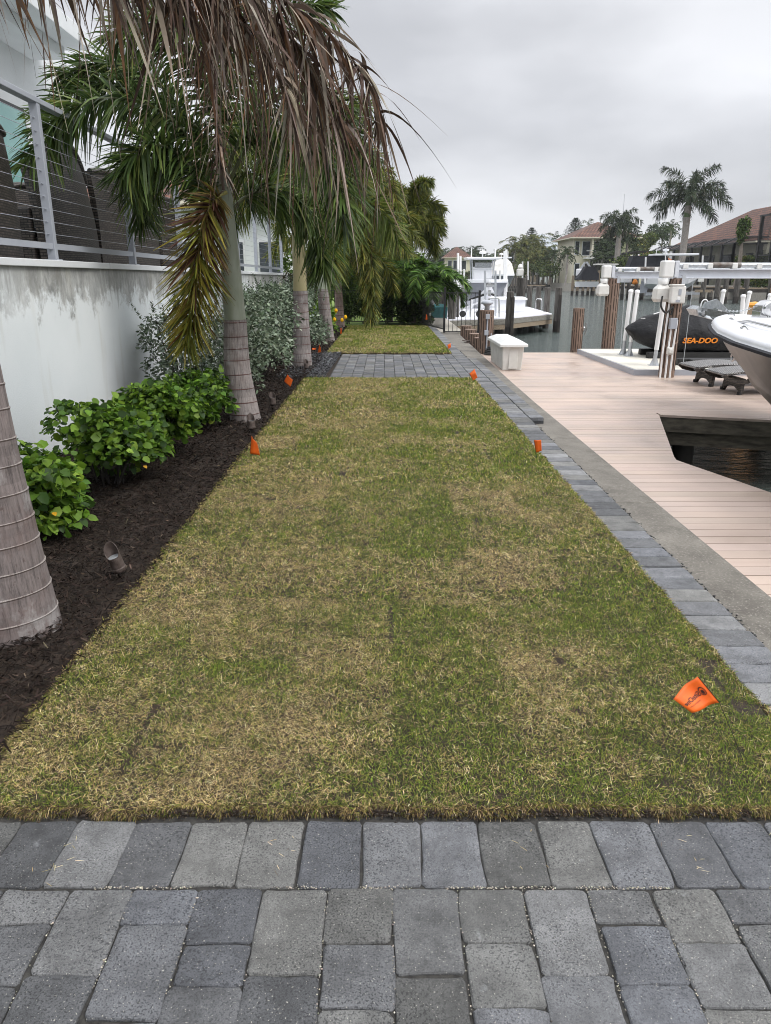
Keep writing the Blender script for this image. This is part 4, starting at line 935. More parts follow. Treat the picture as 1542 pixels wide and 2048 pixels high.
YGR = [(.11, .135, .022), (.17, .18, .03), (.065, .088, .018), (.26, .24, .045)]
MIXG = [(.10, .145, .03), (.15, .185, .038), (.058, .088, .02), (.24, .24, .055)]
foxtail('third palm, its upper trunk smooth and straw coloured', -1.53, 13.85, 1.35, 3.25, .185, 11, (.0, 0), cols=MIXG, nf=14, els=(.5, 1.35), Lf=2.1, shaftc=(.42, .36, .20), nl=380)
foxtail('fourth palm with pale green shaft and leaning grey foot', -1.5, 19.7, 1.3, 3.6, .195, 12, (-.08, 0), cols=MIXG, nf=13, els=(.5, 1.35), Lf=2.3, shaftc=(.30, .33, .26), nl=330)
foxtail('fifth palm of the row with thin reddish grey trunk near the yellow flowers', -1.5, 25.2, 1.35, 2.9, .17, 13, (-.03, 0), YGR, nf=14, Lf=2.9, trunkc=(.30, .22, .19), nl=380, wd=.04, lm=.5)
foxtail('dome crowned palm standing beyond the black fence right of the others', .72, 31, 2.9, 4.05, .17, 14, (0, 0), YGR, (4, 2, 4, .6), nf=22, Lf=1.95, group='palms beyond the fence', nl=520, wd=.05, lm=.48, els=(.2, 1.45))
foxtail('olive crowned palm half hidden behind the fifth palm', -.55, 28.5, 2.0, 3.2, .15, 15, (0, 0), YGR, (3, 4, 3, 1), nf=13, Lf=2.4, group='palms beyond the fence', nl=330, wd=.045, lm=.5)
t5 = [o for o in bpy.data.objects if o.get('label', '').startswith('fifth palm')][0]
for cc in ([(684, 560), (700, 500), (722, 480), (742, 520), (750, 600)], [(684, 540), (705, 450), (730, 400), (758, 420), (768, 500)], [(683, 550), (690, 470), (705, 430), (722, 460), (726, 560)], [(684, 530), (712, 420), (745, 360), (780, 370), (800, 440)], [(682, 540), (690, 430), (715, 360), (745, 340), (775, 400)], [(684, 560), (705, 520), (728, 530), (740, 580), (742, 640)]):
    put('frond', frond_arr([ay(a, b, Y) for (a, b), Y in zip(cc, (25.2, 24.8, 24.4, 24.1, 24.0))], 520, .50, .045, YGR, (4, 4, 3, 2), droop=.4, rc=(.16, .18, .08)), 'leaf', t5)
# ---- Christmas palms (pinnate, bright green)
BRT = [(.10, .20, .03), (.055, .12, .02), (.17, .28, .045), (.03, .06, .015)]
def small_palm(label, x, y, h, seed, lean, nf=12, Lf=1.7, cols=BRT, group='small bright green palms by the fence'):
    random.seed(seed); t = thing('christmas_palm', label, 'palm tree', (x, y, 0), group); A = lambda z: Vector((x+lean*z, y, z))
    m = MB(); P = [A(-.03), A(.05), A(h*.25), A(h*.6), A(h)]; m.tube(P, [.11, .09, .065, .06, .045], 14, [(.30, .26, .23), (.26, .23, .2), (.16, .2, .07), (.13, .19, .06)]); m.build('trunk', 'bark', t, smooth=True)
    for i in range(nf):
        f = i/(nf-1); put('frond', frond_arr(arc(A(h-.1), i*2.4+random.uniform(-.2, .2), lerp(.35, 1.3, f), Lf*random.uniform(.8, 1.1), 2.0), 190, .45, .055, cols, (4, 4, 2, 2), 'pinnate', t0=.2, droop=.3, fwd=.7, rc=(.12, .18, .05)), 'leaf', t)
    return t
small_palm('left one of the two small bright green palms by the fence', 1.0, 27.3, 1.55, 21, -.02, 13, 1.55)
small_palm('right leaning one of the two small palms by the fence', 1.32, 26.9, 1.45, 22, .22, 13, 1.75)
small_palm('small bright palm peeping out left of the fence pair', .2, 28.6, 1.6, 23, 0, 12, 1.5)
# ================================================================ SHRUBS
def bush_pts(n, c, r, h, lo=.0, seed=0, lumps=14):
    g = np.random.default_rng(seed); LC = np.stack([g.uniform(-.6, .6, lumps), g.uniform(-.6, .6, lumps), np.where(np.arange(lumps) % 2, g.uniform(.5, .8, lumps), g.uniform(.12, .45, lumps))], 1); LR = g.uniform(.28, .42, lumps)
    k = g.integers(0, lumps, n); d = unit(g.normal(0, 1, (n, 3))); d[:, 2] = np.abs(d[:, 2])*.9-.25*g.random(n); rad = LR[k]*np.cbrt(g.uniform(.3, 1, n))*1.08
    P = LC[k]+d*rad[:, None]; P[:, 2] = np.clip(P[:, 2], .04, 1.02); W_ = P*np.array([r[0], r[1], h])+np.array([c[0], c[1], lo])
    return W_, unit(d+np.array([0, 0, .35])+g.normal(0, .35, (n, 3))), k
def leaf_bush(name, label, cat_, c, r, h, n, ln, wd, cols, wts, mat, seed, group, stems=14, stemc=(.12, .09, .06), sproutn=0, bigfold=.12):
    t = thing(name, label, cat_, (c[0], c[1], 0), group); P, Nn, k = bush_pts(n, c, r, h, 0, seed)
    D = unit(Nn*np.array([1, 1, .1])+RNG.normal(0, .5, (n, 3))); C = pal(n, cols, wts, .16)
    hz = np.clip((P[:, 2]/h), 0, 1)[:, None]
    parts = [leaves(P, D, Nn, ln*(zs_ := RNG.uniform(.4, 1.2, n)), wd*zs_*RNG.uniform(.85, 1.1, n), C, bigfold)]
    if sproutn:
        for s_ in range(sproutn):
            a = random.uniform(0, 6.28); rr_ = random.uniform(0, .8); b = Vector((c[0]+r[0]*rr_*math.cos(a), c[1]+r[1]*rr_*math.sin(a), h*random.uniform(.75, .98))); L_ = random.uniform(.10, .30)*min(1, h); dv = Vector((random.gauss(0, .25), random.gauss(0, .25), 1)).normalized()
            m_ = 18; tt = np.linspace(0, 1, m_); PP = np.array([tuple(b+dv*L_*q) for q in tt]); aa = np.arange(m_)*2.4; DD = np.stack([np.cos(aa), np.sin(aa), np.full(m_, .9)], 1)
            parts.append(leaves(PP, DD, np.stack([-np.cos(aa), -np.sin(aa), np.full(m_, 1.2)], 1), np.full(m_, ln*.9)*(1-.4*tt), np.full(m_, wd*.9)*(1-.4*tt), pal(m_, cols, wts, .16), bigfold))
    put('foliage', parts, mat, t)
    m = MB()
    for i in range(stems):
        a = random.uniform(0, 6.28); rr_ = random.uniform(.2, .8); e_ = Vector((c[0]+r[0]*rr_*math.cos(a), c[1]+r[1]*rr_*math.sin(a), h*random.uniform(.5, .9))); b = Vector((c[0]+random.uniform(-.08, .08), c[1]+random.uniform(-.08, .08), -.01))
        m.tube([b, lerp(b, e_, .5)+Vector((random.uniform(-.05, .05), random.uniform(-.05, .05), .04)), e_], [.008, .006, .003], 5)
    m.build('stems', 'stake', t); return t
HIB = [(.13, .235, .022), (.08, .16, .018), (.035, .075, .014), (.21, .33, .04)]
G = 'hibiscus shrubs in the mulch bed'
for i, (c, r, h, n, lab) in enumerate((((-2.28, 4.55), (.46, .50), .58, 1000, 'nearest bright green broad leaved shrub beside the thick trunk'),
        ((-2.14, 5.55), (.52, .60), .66, 1300, 'second bright green broad leaved shrub with a few yellow leaves'),
        ((-2.12, 6.6), (.52, .60), .68, 1300, 'third bright green broad leaved shrub in the middle of the hedge'),
        ((-2.05, 7.75), (.45, .42), .66, 1100, 'farthest and darkest green broad leaved shrub touching the second palm'))):
    b = leaf_bush('hibiscus_shrub', lab, 'shrub', c, r, h, int(n*2.7), .066, .060, HIB, (4, 4, 3, 1.4) if i < 3 else (2, 4, 4, .4), 'waxy_leaf', 40+i, G, sproutn=0)
    for k in range(1 if i in (0, 1) else 0):
        a = random.uniform(-.6, .6)-.5; p = np.array([[c[0]+r[0]*.97*math.cos(a), c[1]+r[1]*.97*math.sin(a), random.uniform(.15, h*.5)]])
        V, F, C = leaves(p, np.array([[math.cos(a), math.sin(a), -.4]]), np.array([[math.cos(a)*.6, math.sin(a)*.6, 1.]]), np.array([.035]), np.array([.03]), np.array([[.62, .33, .02]])); np_mesh('yellow_leaf', V, F, C, 'waxy_leaf', b)
SIL = [(.18, .225, .155), (.12, .16, .10), (.28, .33, .25), (.07, .10, .055)]
for i, (c, r, h, n, lab) in enumerate((((-2.35, 8.9), (.62, .7), 1.22, 2900, 'nearest silver leaved buttonwood shrub behind the hanging yellow frond'),
        ((-2.05, 10.3), (.72, .8), 1.35, 3600, 'second silver leaved buttonwood shrub just right of the second palm trunk'),
        ((-2.0, 12.1), (.70, .8), 1.42, 3400, 'third silver leaved buttonwood shrub left of the third palm trunk'),
        ((-2.15, 14.4), (.72, .9), 1.42, 3000, 'fourth silver leaved buttonwood shrub behind the third palm trunk'),
        ((-2.05, 16.8), (.75, .9), 1.42, 2800, 'fifth silver leaved buttonwood shrub between third and fourth palms'),
        ((-2.1, 19.0), (.75, .9), 1.35, 2400, 'farthest silver leaved buttonwood shrub behind the fourth palm'))):
    leaf_bush('buttonwood_shrub', lab, 'shrub', c, r, h, int(n*1.45), .058+i*.004, .03+i*.003, SIL, (4, 3, 2, 2), 'silver_leaf', 60+i, 'silver shrubs along the wall', sproutn=26, stems=20)
t = leaf_bush('flowering_shrub', 'small green shrub with yellow blooms near the fifth palm', 'shrub', (-1.75, 22.2), (.45, .9), .95, 1100, .10, .07, HIB, (4, 4, 3, 2), 'waxy_leaf', 80, None, sproutn=6)
for px, py in ((672, 622), (684, 641), (691, 635), (669, 640)):
    p = ay(px, py, 21.4); m = MB(); m.loft([[p+Vector((s_*math.cos(q*1.05), s_*math.sin(q*1.05), z)) for q in range(6)] for s_, z in ((.01, -.05), (.05, .0), (.035, .05), (.01, .07))], (.75, .42, .015)); m.build('flower', 'matte', t)
leaf_bush('croton_shrub', 'dark tall shrub between the third and fourth palm trunks', 'shrub', (-2.6, 22.5), (.6, .8), 2.05, 1500, .16, .05, [(.03, .04, .015), (.06, .05, .015), (.02, .03, .012), (.1, .09, .02)], (4, 2, 3, 1), 'waxy_leaf', 81, None)
for i, (x, y, r_, h) in enumerate(((-1.35, 27.3, .42, 1.3), (-.75, 27.5, .42, 1.2), (.05, 27.6, .45, 1.4), (.55, 27.4, .40, 1.15), (1.0, 27.4, .4, 1.0), (1.4, 26.9, .3, .8))):
    leaf_bush('podocarpus_shrub', ('dark upright hedge shrub directly right of the fifth palm', 'second dark upright hedge shrub at the black fence', 'bushiest dark hedge shrub in front of the green box', 'dark hedge shrub left of the small palm pair', 'low dark shrub behind the small palm pair', 'lowest dark shrub right of the leaning small palm')[i], 'shrub', (x, y), (r_, .4), h, 1700, .15, .05, [(.045, .08, .02), (.025, .045, .014), (.09, .14, .03)], (4, 3, 2.5), 'waxy_leaf', 90+i, 'dark hedge shrubs at the fence')
for i, (x, y, rx, h) in enumerate(((-3.2, 33, 1.3, 3.2), (-1.4, 35, 1.3, 2.6), (-.2, 37, 1.3, 3.1), (1.2, 36, 1.0, 2.6), (.6, 46, 1.3, 3.6), (-2.4, 44, 1.8, 4.0))):
    leaf_bush('garden_tree', ('tall green shrub beyond the fence at far left', 'medium green shrub behind the fence left of centre', 'green shrub rising behind the small bright palm', 'rounded green shrub behind the leaning small palm', 'far green shrub showing over the right small palm', 'large far green shrub behind the fifth palm')[i], 'shrub', (x, y), (rx, rx*.8), h, 3000, .26, .11, [(.08, .14, .03), (.05, .09, .02), (.15, .22, .04)], (4, 3, 3), 'waxy_leaf', 190+i, 'green shrubs in the neighbour garden', stems=8)
# grassy ground cover under the small palms
n = 2600; x = RNG.uniform(.05, 1.2, n); y = 26.6+RNG.normal(0, .15, n)-.25*np.abs(x-.6); a = RNG.uniform(0, 6.28, n); D = unit(np.stack([np.cos(a), np.sin(a), np.full(n, 1.4)], 1))
V, F, C = strips(np.stack([x, y, np.zeros(n)], 1), D, np.full(n, .32), np.full(n, .02), np.full(n, .7), unit(np.cross(D, [[0, 0, 1.]])), pal(n, [(.02, .035, .015), (.04, .06, .02)], [1, 1]))
o = np_mesh('ground_cover', V, F, C, 'leaf'); o['kind'] = 'stuff'; _tag(o, 'dark strappy ground cover at the feet of the small palms', 'ground cover')
g = MB(); g.box((ay(818, 614, 27.9).x, 27.9, .75), (.36, .3, 1.0)); _tag(g.build('utility_box', 'hedge_core', bevel=.02), 'dark green utility box behind the small palms at the fence', 'utility box')
# ================================================================ BLACK FENCE
fn = thing('metal_fence', 'black picket fence across the lawn end that turns out over the water', 'fence', (0, 27, 0))
segs = [((-2.6, 28.4), (1.05, 27.9), 1.2), ((1.05, 27.9), (1.83, 23.75), 1.2), ((1.83, 23.75), (2.9, 23.75), 1.2)]
for si, (a, b, h) in enumerate(segs):
    a, b = Vector((*a, 0)), Vector((*b, 0)); L_ = (b-a).length; up = Vector((0, 0, 1)); bz = .06 if si < 2 else -.02
    m = MB()
    for z in (bz, h-.06) : m.bar(a+up*z, b+up*z, .03, .03)
    m.build('rail', 'black_metal', fn)
    m = MB(); k = int(L_/.12)
    for i in range(1, k): p = lerp(a, b, i/k); m.bar(p+up*bz, p+up*(h-.04), .016, .016)
    m.build('picket_panel', 'black_metal', fn)
for (x, y, h, z0) in ((-2.6, 28.4, 1.25, 0), (-.6, 28.15, 1.25, 0), (1.05, 27.9, 1.25, 0), (1.83, 23.75, 1.3, -.05), (2.9, 23.75, 1.22, -.75)):
    m = MB(); m.box((x, y, (h+z0)/2), (.065, .065, h-z0)); m.build('post', 'black_metal', fn, bevel=.004)
# ================================================================ SPOTLIGHTS AND FLAGS
def spot(label, base, ax, L_=.15, r=.037, open_=True):
    t = thing('landscape_spotlight', label, 'garden light', base, 'bronze spotlights in the mulch bed'); ax = Vector(ax).normalized(); b = Vector(base)
    q = Vector((0, 0, 1)).rotation_difference(ax).to_matrix(); o_ = b+Vector((0, 0, .035))
    m = MB(); m.tube([b+Vector((0, 0, -.02)), b+Vector((0, 0, .04))], .014, 10); m.build('stake', 'stake', t)
    # hood cut on a slant
    m = MB(); n = 24
    def rg(r_, z, slant): return [o_+q@Vector((r_*math.cos(2*math.pi*j/n), r_*math.sin(2*math.pi*j/n), z+slant*math.cos(2*math.pi*j/n-1.9))) for j in range(n)]
    m.loft([rg(.018, -.012, 0), rg(r*.96, .0, 0), rg(r*1.05, .008, 0), rg(r*1.05, .02, 0), rg(r*.98, .024, 0), rg(r, L_-.035, .045), rg(r*.92, L_-.035, .045), rg(r*.90, L_*.55, 0)], cap=False); m.build('housing', 'bronze', t, smooth=False)
    m = MB(); m.add(rg(r*.9, L_*.56, 0), [tuple(range(n))]); m.build('lens', 'lens', t)
b = at(243, 1160, .0); spot('nearest bronze landscape spotlight, tilted in the mulch by the nearest palm', (b.x, b.y, .02), (-.28, -.12, 1), .155, .036)
for px, py, lab in ((504, 868, 'upright bronze spotlight at the foot of the second palm'), (546, 818, 'bronze spotlight in the mulch between second and third palms'), (613, 743, 'bronze spotlight at the foot of the third palm'), (652, 690, 'bronze spotlight at the foot of the fourth palm'), (684, 664, 'bronze spotlight at the foot of the fifth palm')):
    b = at(px, py, 0.0); spot(lab, (b.x, b.y, .02), (-.05, .1, 1), .15, .04)
def text_geo(s_, size, bold=0, shear=0):
    cu = bpy.data.curves.new('txt', 'FONT'); cu.body = s_; cu.size = size; cu.offset = bold; cu.shear = shear; cu.resolution_u = 3
    ob = bpy.data.objects.new('txt', cu); col.objects.link(ob); dg = bpy.context.evaluated_depsgraph_get(); me = ob.evaluated_get(dg).to_mesh()
    V = [(v.co.x, v.co.y) for v in me.vertices]; F = [tuple(p.vertices) for p in me.polygons]; ob.evaluated_get(dg).to_mesh_clear(); bpy.data.objects.remove(ob); bpy.data.curves.remove(cu)
    return V, F
def flag(label, corners, wire, text=False, nm='marking_flag', group='orange marking flags'):
    """corners: top at wire, low at wire, low free, top free (world); wire: base point"""
    a, b, c, d = [Vector(p) for p in corners]; t = thing(nm, label, 'flag', wire, group)
    n = 9; m = MB(); nrm = (b-a).cross(d-a).normalized()
    grid = [[lerp(lerp(a, b, j/(n-1)), lerp(d, c, j/(n-1)), i/(n-1))+nrm*.012*math.sin(i/(n-1)*4.2+j*.15)*min(1, i/3)*((a-d).length/.12) for i in range(n)] for j in range(n)]
    m.add([p for r in grid for p in r], [(j*n+i, j*n+i+1, (j+1)*n+i+1, (j+1)*n+i) for j in range(n-1) for i in range(n-1)])
    o = m.build('cloth', 'orange_flag', t, smooth=True); s_ = o.modifiers.new('thick', 'SOLIDIFY'); s_.thickness = .0006
    m = MB(); m.tube([Vector(wire), b, a], .0011 if text else .0018, 6); m.build('wire', 'black_metal', t)
    if text:
        sg = 1 if nrm.y < 0 else -1
        def onflag(u, v): # u along from hem 0..1, v up 0..1
            uu, vv = u*(n-1), (1-v)*(n-1); i = min(int(uu), n-2); j = min(int(vv), n-2); fu, fv = uu-i, vv-j
            return lerp(lerp(grid[j][i], grid[j][i+1], fu), lerp(grid[j+1][i], grid[j+1][i+1], fu), fv)+nrm*sg*.0012
        V, F = text_geo('SiteOne', 1, .02); w_ = max(v[0] for v in V); m = MB()
        m.add([onflag(.29+v[0]/w_*.63, .42+v[1]*.27) for v in V], F)
        V2, F2 = text_geo('LANDSCAPE SUPPLY', 1, 0); w2 = max(v[0] for v in V2); m.add([onflag(.42+v[0]/w2*.46, .27+v[1]*.075) for v in V2], F2)
        def diamond(cx, cy, r0, r1):
            k = 20; P_ = []
            for q in range(k): a_ = 2*math.pi*q/k; P_.append((cx+r0*math.cos(a_)*.62, cy+r0*math.sin(a_)*(1.25 if math.sin(a_) > 0 else 1))); P_.append((cx+r1*math.cos(a_)*.62, cy+r1*math.sin(a_)*(1.25 if math.sin(a_) > 0 else 1)))
            m.add([onflag(*p) for p in P_], [(2*q, 2*((q+1) % k), 2*((q+1) % k)+1, 2*q+1) for q in range(k)])
        diamond(.19, .52, .15, .115); diamond(.19, .50, .075, .0)
        m.build('print', 'black_ink', t)
    return t
Y_ = 2.14; flag('nearest and largest orange marking flag, printed, on a leaning wire at lower right', [ay(1396, 1353, Y_), ay(1439, 1405, Y_-.01), ay(1381, 1424, Y_-.03), ay(1344, 1396, Y_-.02)], at(1491, 1532, .0), True)
def sflag(lab, pts, depthY, wire=None, **k):
    P = [ay(a, b, depthY+d) for (a, b), d in zip(pts, (0, 0, -.03, -.03))]; w_ = wire or (P[1].x+.01, P[1].y, 0); flag(lab, P, w_, **k)
sflag('orange marking flag at the lawn edge below the second palm', [(503, 871), (500, 907), (519, 911), (513, 886)], 6.5)
sflag('orange marking flag in the mulch left of the far paver patch', [(575, 749), (568, 762), (580, 774), (585, 760)], 9.9)
sflag('orange marking flag at the far right corner of the front lawn', [(949, 738), (939, 747), (946, 761), (955, 755)], 11.0)
sflag('orange marking flag on the right lawn edge halfway along the front lawn', [(1068, 880), (1072, 905), (1083, 902), (1082, 880)], 6.5)
sflag('small orange flag at the near right corner of the back lawn', [(901, 686), (895, 690), (897, 698), (902, 694)], 16.0)
sflag('orange marking flag beside the fallen flag below the third palm', [(639, 688), (635, 706), (642, 704), (641, 696)], 15.0)
sflag('small orange flag lying flat beside the bronze spotlight and gravel', [(632, 696), (632, 699), (624, 700), (624, 696)], 14.8, nm='fallen_flag', group=None)
sflag('small orange marking flag in the mulch below the fifth palm', [(681, 656), (680, 668), (684, 667), (683, 656)], 21.0)
sflag('farthest orange marking flag beside the small leaning palm', [(852, 628), (851, 640), (855, 639), (854, 630)], 25.5)
# ================================================================ SLIP BOAT (bow over the dock, right edge)
bt = thing('motor_boat', 'white bowed motor boat pushing into the picture at the right edge with anchor and windlass', 'boat', (4.85, 7, 0))
ST = [(10.80, .02, 1.04, .0), (10.62, .24, 1.035, .3), (10.3, .42, 1.03, .62), (9.9, .60, 1.035, .9), (9.3, .84, 1.03, 1.1), (8.5, 1.12, 1.02, 1), (7.5, 1.36, 1.005, 1), (6.5, 1.48, .985, 1), (5, 1.50, .93, 1), (3, 1.48, .93, 1), (1.5, 1.42, .93, 1)]
def keel(y): return float(np.interp(y, [1.5, 7.5, 8.6, 9.2, 9.8, 10.3, 10.6, 10.8], [-.05, -.05, .0, .11, .33, .60, .80, 1.0]))
BX = 4.85
def hull_sec(y, b, s_):
    k = keel(y); zz = s_-.07; out = []
    hh = zz-k; flare = np.interp(y, [1.5, 6, 9, 10.8], [.93, .88, .62, .35])
    for f, g in ((0, 0), (.18, .42*flare+.1), (.36, .80*flare), (.42, .86*flare), (.7, lerp(.86*flare, 1, .55)), (1, 1.0)): out.append((b*g if f else 0.0, k+hh*f))
    return out
mh, mb_ = MB(), MB()
rp, rs = [], []
for y, b, s_, _ in ST:
    sec = hull_sec(y, max(b-.03, .01), s_); rp.append([Vector((BX-x, y-.06*(1-f_/5)*0, z)) for f_, (x, z) in enumerate(sec)]); rs.append([Vector((BX+x, y, z)) for x, z in sec])
def part_loft(mb, rings, a, b): 
    rr_ = [r[a:b+1] for r in rings]; mb.loft(rr_, closed=False, cap=False)
for r in (rp, rs): part_loft(mh, r, 3, 5); part_loft(mb_, r, 0, 3)
mh.add([rp[-1][i] for i in range(6)]+[rs[-1][i] for i in range(5, -1, -1)], [tuple(range(12))])
mh.build('hull', 'hull_tan', bt, smooth=True); mb_.build('hull_bottom', 'hull_bottom', bt, smooth=True)
# deck edge: rub rail and rounded gunwale
def ring_at(off, dz, zr=0): return [Vector((BX-max(b+off, 0), y, s_+dz)) for y, b, s_, _ in ST[::-1]]+[Vector((BX+max(b+off, 0), y, s_+dz)) for y, b, s_, _ in ST[1:]]
m = MB(); m.loft([ring_at(-.02, -.085), ring_at(.035, -.075), ring_at(.035, -.05), ring_at(.01, -.045), ring_at(.02, -.02), ring_at(-.01, .02), ring_at(-.10, .045), ring_at(-.28, .03)], closed=False, cap=False); m.build('gunwale', 'gelcoat', bt, smooth=True)
m = MB(); m.loft([ring_at(.02, -.092), ring_at(.062, -.082), ring_at(.062, -.055), ring_at(.02, -.047)], closed=False, cap=False); m.build('rub_rail', 'charcoal_canvas', bt)
m = MB(); L1 = ring_at(-.28, .03); k_ = len(ST)
for i in range(k_-1):
    a, b = L1[i], L1[i+1]; c, d = Vector((2*BX-b.x, b.y, b.z)), Vector((2*BX-a.x, a.y, a.z)); m.add([a, Vector((BX, a.y, a.z+.02)), Vector((BX, b.y, b.z+.02)), b], [(0, 1, 2, 3)]); m.add([Vector((BX, a.y, a.z+.02)), d, c, Vector((BX, b.y, b.z+.02))], [(0, 1, 2, 3)])
m.build('foredeck', 'gelcoat', bt, smooth=True)
m = MB(); m.box((BX, 8.75, 1.045), (.85, 1.0, .03)); h_ = m.build('hatch', 'white_plastic', bt, bevel=.01)
m = MB(); m.tube([(BX-.62, 9.15, 1.05), (BX-.72, 8.7, 1.09), (BX-.86, 8.1, 1.09), (BX-.95, 7.4, 1.07)], .018, 8); m.tube([(BX+.62, 9.15, 1.05), (BX+.72, 8.7, 1.09), (BX+.86, 8.1, 1.09), (BX+.95, 7.4, 1.07)], .018, 8); m.build('bow_rail', 'steel', bt, smooth=True)
m = MB()
for s_ in (-1, 1):
    for yy, off in ((9.55, .52), (7.9, 1.12)): c = Vector((BX+s_*off, yy, 1.055)); m.tube([c+Vector((0, -.09, .0)), c+Vector((0, -.03, .025)), c+Vector((0, .03, .025)), c+Vector((0, .09, 0))], .012, 8)
m.build('cleat', 'steel', bt, smooth=True)
m = MB(); m.lathe([(0, 0), (.11, 0), (.12, .01), (.0, .012)], (BX-1.02, 8.35, 1.0), 20); m.build('deck_vent', 'black_rubber', bt)
m = MB(); rgn = [Vector((BX+sx_*w_, y, z)) for y, z, w_, sx_ in ((10.62, .72, .03, -1), (10.35, .60, .05, -1), (10.0, .42, .05, -1), (9.6, .26, .03, -1))]
m.loft([[Vector((BX-.05, y, z+.10)), Vector((BX-.012, y+.05, z)), Vector((BX+.012, y+.05, z)), Vector((BX+.05, y, z+.10))] for y, z in ((10.70, .87), (10.5, .73), (10.2, .545), (9.9, .385), (9.6, .245))], closed=False, cap=False); m.build('stem_plate', 'steel', bt, smooth=True)
m = MB(); c = Vector((BX-.06, 10.38, .52)); m.tube([c+Vector((.0, .05*math.cos(a)*1.0, .05*math.sin(a))) for a in np.linspace(0, 6.28, 14)], .012, 6); m.bar(c+Vector((.0, .03, .06)), c+Vector((0, .2, .28)), .06, .03); m.build('bow_eye', 'steel', bt, smooth=True)
# windlass with drum
wn = ay(1524, 640, 9.9); m = MB(); wx, wy, wz = wn.x, 9.9, 1.06
m.box((wx+.06, wy, wz+.05), (.30, .24, .10)); m.loft([[Vector((wx+x, wy+dy, wz+z)) for x, z in ((-.09, .09), (-.07, .17), (-.01, .22), (.06, .235), (.16, .19), (.21, .09))] for dy in (-.11, .11)])
m.lathe([(0, 0), (.085, 0), (.095, .02), (.06, .035), (.06, .05), (.095, .065), (.085, .09), (.03, .10), (0, .10)], (wx-.0, wy-.12, wz+.13), 20, M=Matrix.Rotation(math.pi/2, 3, 'X')); m.build('windlass', 'steel', bt, bevel=.008, smooth=False)
V_, F_ = text_geo('LEWMAR', .045, .001); m = MB(); m.add([(wx-.0+x, wy-.1215, wz+.012+y) for x, y in V_], F_); m.build('windlass_print', 'black_rubber', bt)
# chain, roller, anchor
m = MB(); A_, B_ = Vector((wx-.08, 9.95, 1.21)), ay(1452, 621, 10.7)
for i in range(16):
    p = lerp(A_, B_, i/15)+Vector((0, 0, -.03*math.sin(i/15*math.pi))); d = (B_-A_).normalized(); s_ = (Vector((0, 0, 1)) if i % 2 else Vector((0, 1, 0)))
    m.tube([p+d*.016*math.cos(a)+s_*.012*math.sin(a) for a in np.linspace(0, 6.28, 9)], .0045, 5)
m.build('chain', 'galvanised', bt)
rl1, rl0 = ay(1487, 639, 10.5), ay(1405, 622, 11.25); m = MB()
for o_ in (-.05, .05): m.bar(rl1+Vector((0, o_, 0)), rl0+Vector((0, o_, 0)), .012, .09)
m.tube([rl0+Vector((0, -.08, -.03)), rl0+Vector((0, .08, -.03))], .04, 12); m.build('bow_roller', 'steel', bt)
an = thing('anchor', 'galvanised plough anchor stowed on the bow roller of the white boat', 'anchor', rl0)
s0, s1, s2 = ay(1455, 622, 10.85), ay(1432, 607, 11.15), ay(1408, 613, 11.35)
m = MB(); m.loft([[p+Vector((0, t_, h_)) for t_, h_ in ((-.016, -w_), (.016, -w_), (.016, w_), (-.016, w_))] for p, w_ in ((s0, .022), (lerp(s0, s1, .5), .045), (s1, .065), (s2, .055), (ay(1404, 620, 11.35), .04))]); m.build('shank', 'galvanised', an, bevel=.006)
m = MB(); f0, f1, f2, f3, f4 = ay(1410, 624, 11.35), ay(1392, 611, 11.3), ay(1384, 618, 11.35), ay(1389, 630, 11.35), ay(1425, 639, 11.1)
q0 = Vector((0, -.10, 0)); q1 = Vector((0, .14, 0))
for sg in (q0, q1): m.add([f1+sg, f2+sg*1.6, f3+sg*1.3, f4, f0], [(0, 1, 2, 3, 4)])
m.add([f1+q0, f1+q1, f2+q1*1.6, f2+q0*1.6], [(0, 1, 2, 3)]); m.add([f2+q0*1.6, f2+q1*1.6, f3+q1*1.3, f3+q0*1.3], [(0, 1, 2, 3)]); o = m.build('fluke', 'galvanised', an); s_ = o.modifiers.new('t', 'SOLIDIFY'); s_.thickness = .012
m = MB(); c = ay(1409, 611, 11.35); m.tube([c+Vector((.055*math.cos(a), 0, .085*math.sin(a))) for a in np.linspace(.4, 3.9, 14)], .009, 6); m.build('roll_bar', 'pvc', an, smooth=True)
m = MB(); m.box((BX, 4.6, 1.45), (1.0, 1.2, 1.1)); m.build('console', 'gelcoat', bt, bevel=.08); m = MB(); m.box((BX, 5.25, 2.2), (.95, .03, .5)); m.build('windshield', 'window_glass', bt)
m = MB()
for s_ in (-1, 1): m.bar((BX+s_*.7, 1.6, -.22), (BX+s_*.7, 5.0, -.18), .09, .25)
_tag(m.build('boat_bunk', 'black_rubber'), 'dark support bunks under the keel of the white boat in the slip', 'bunk')
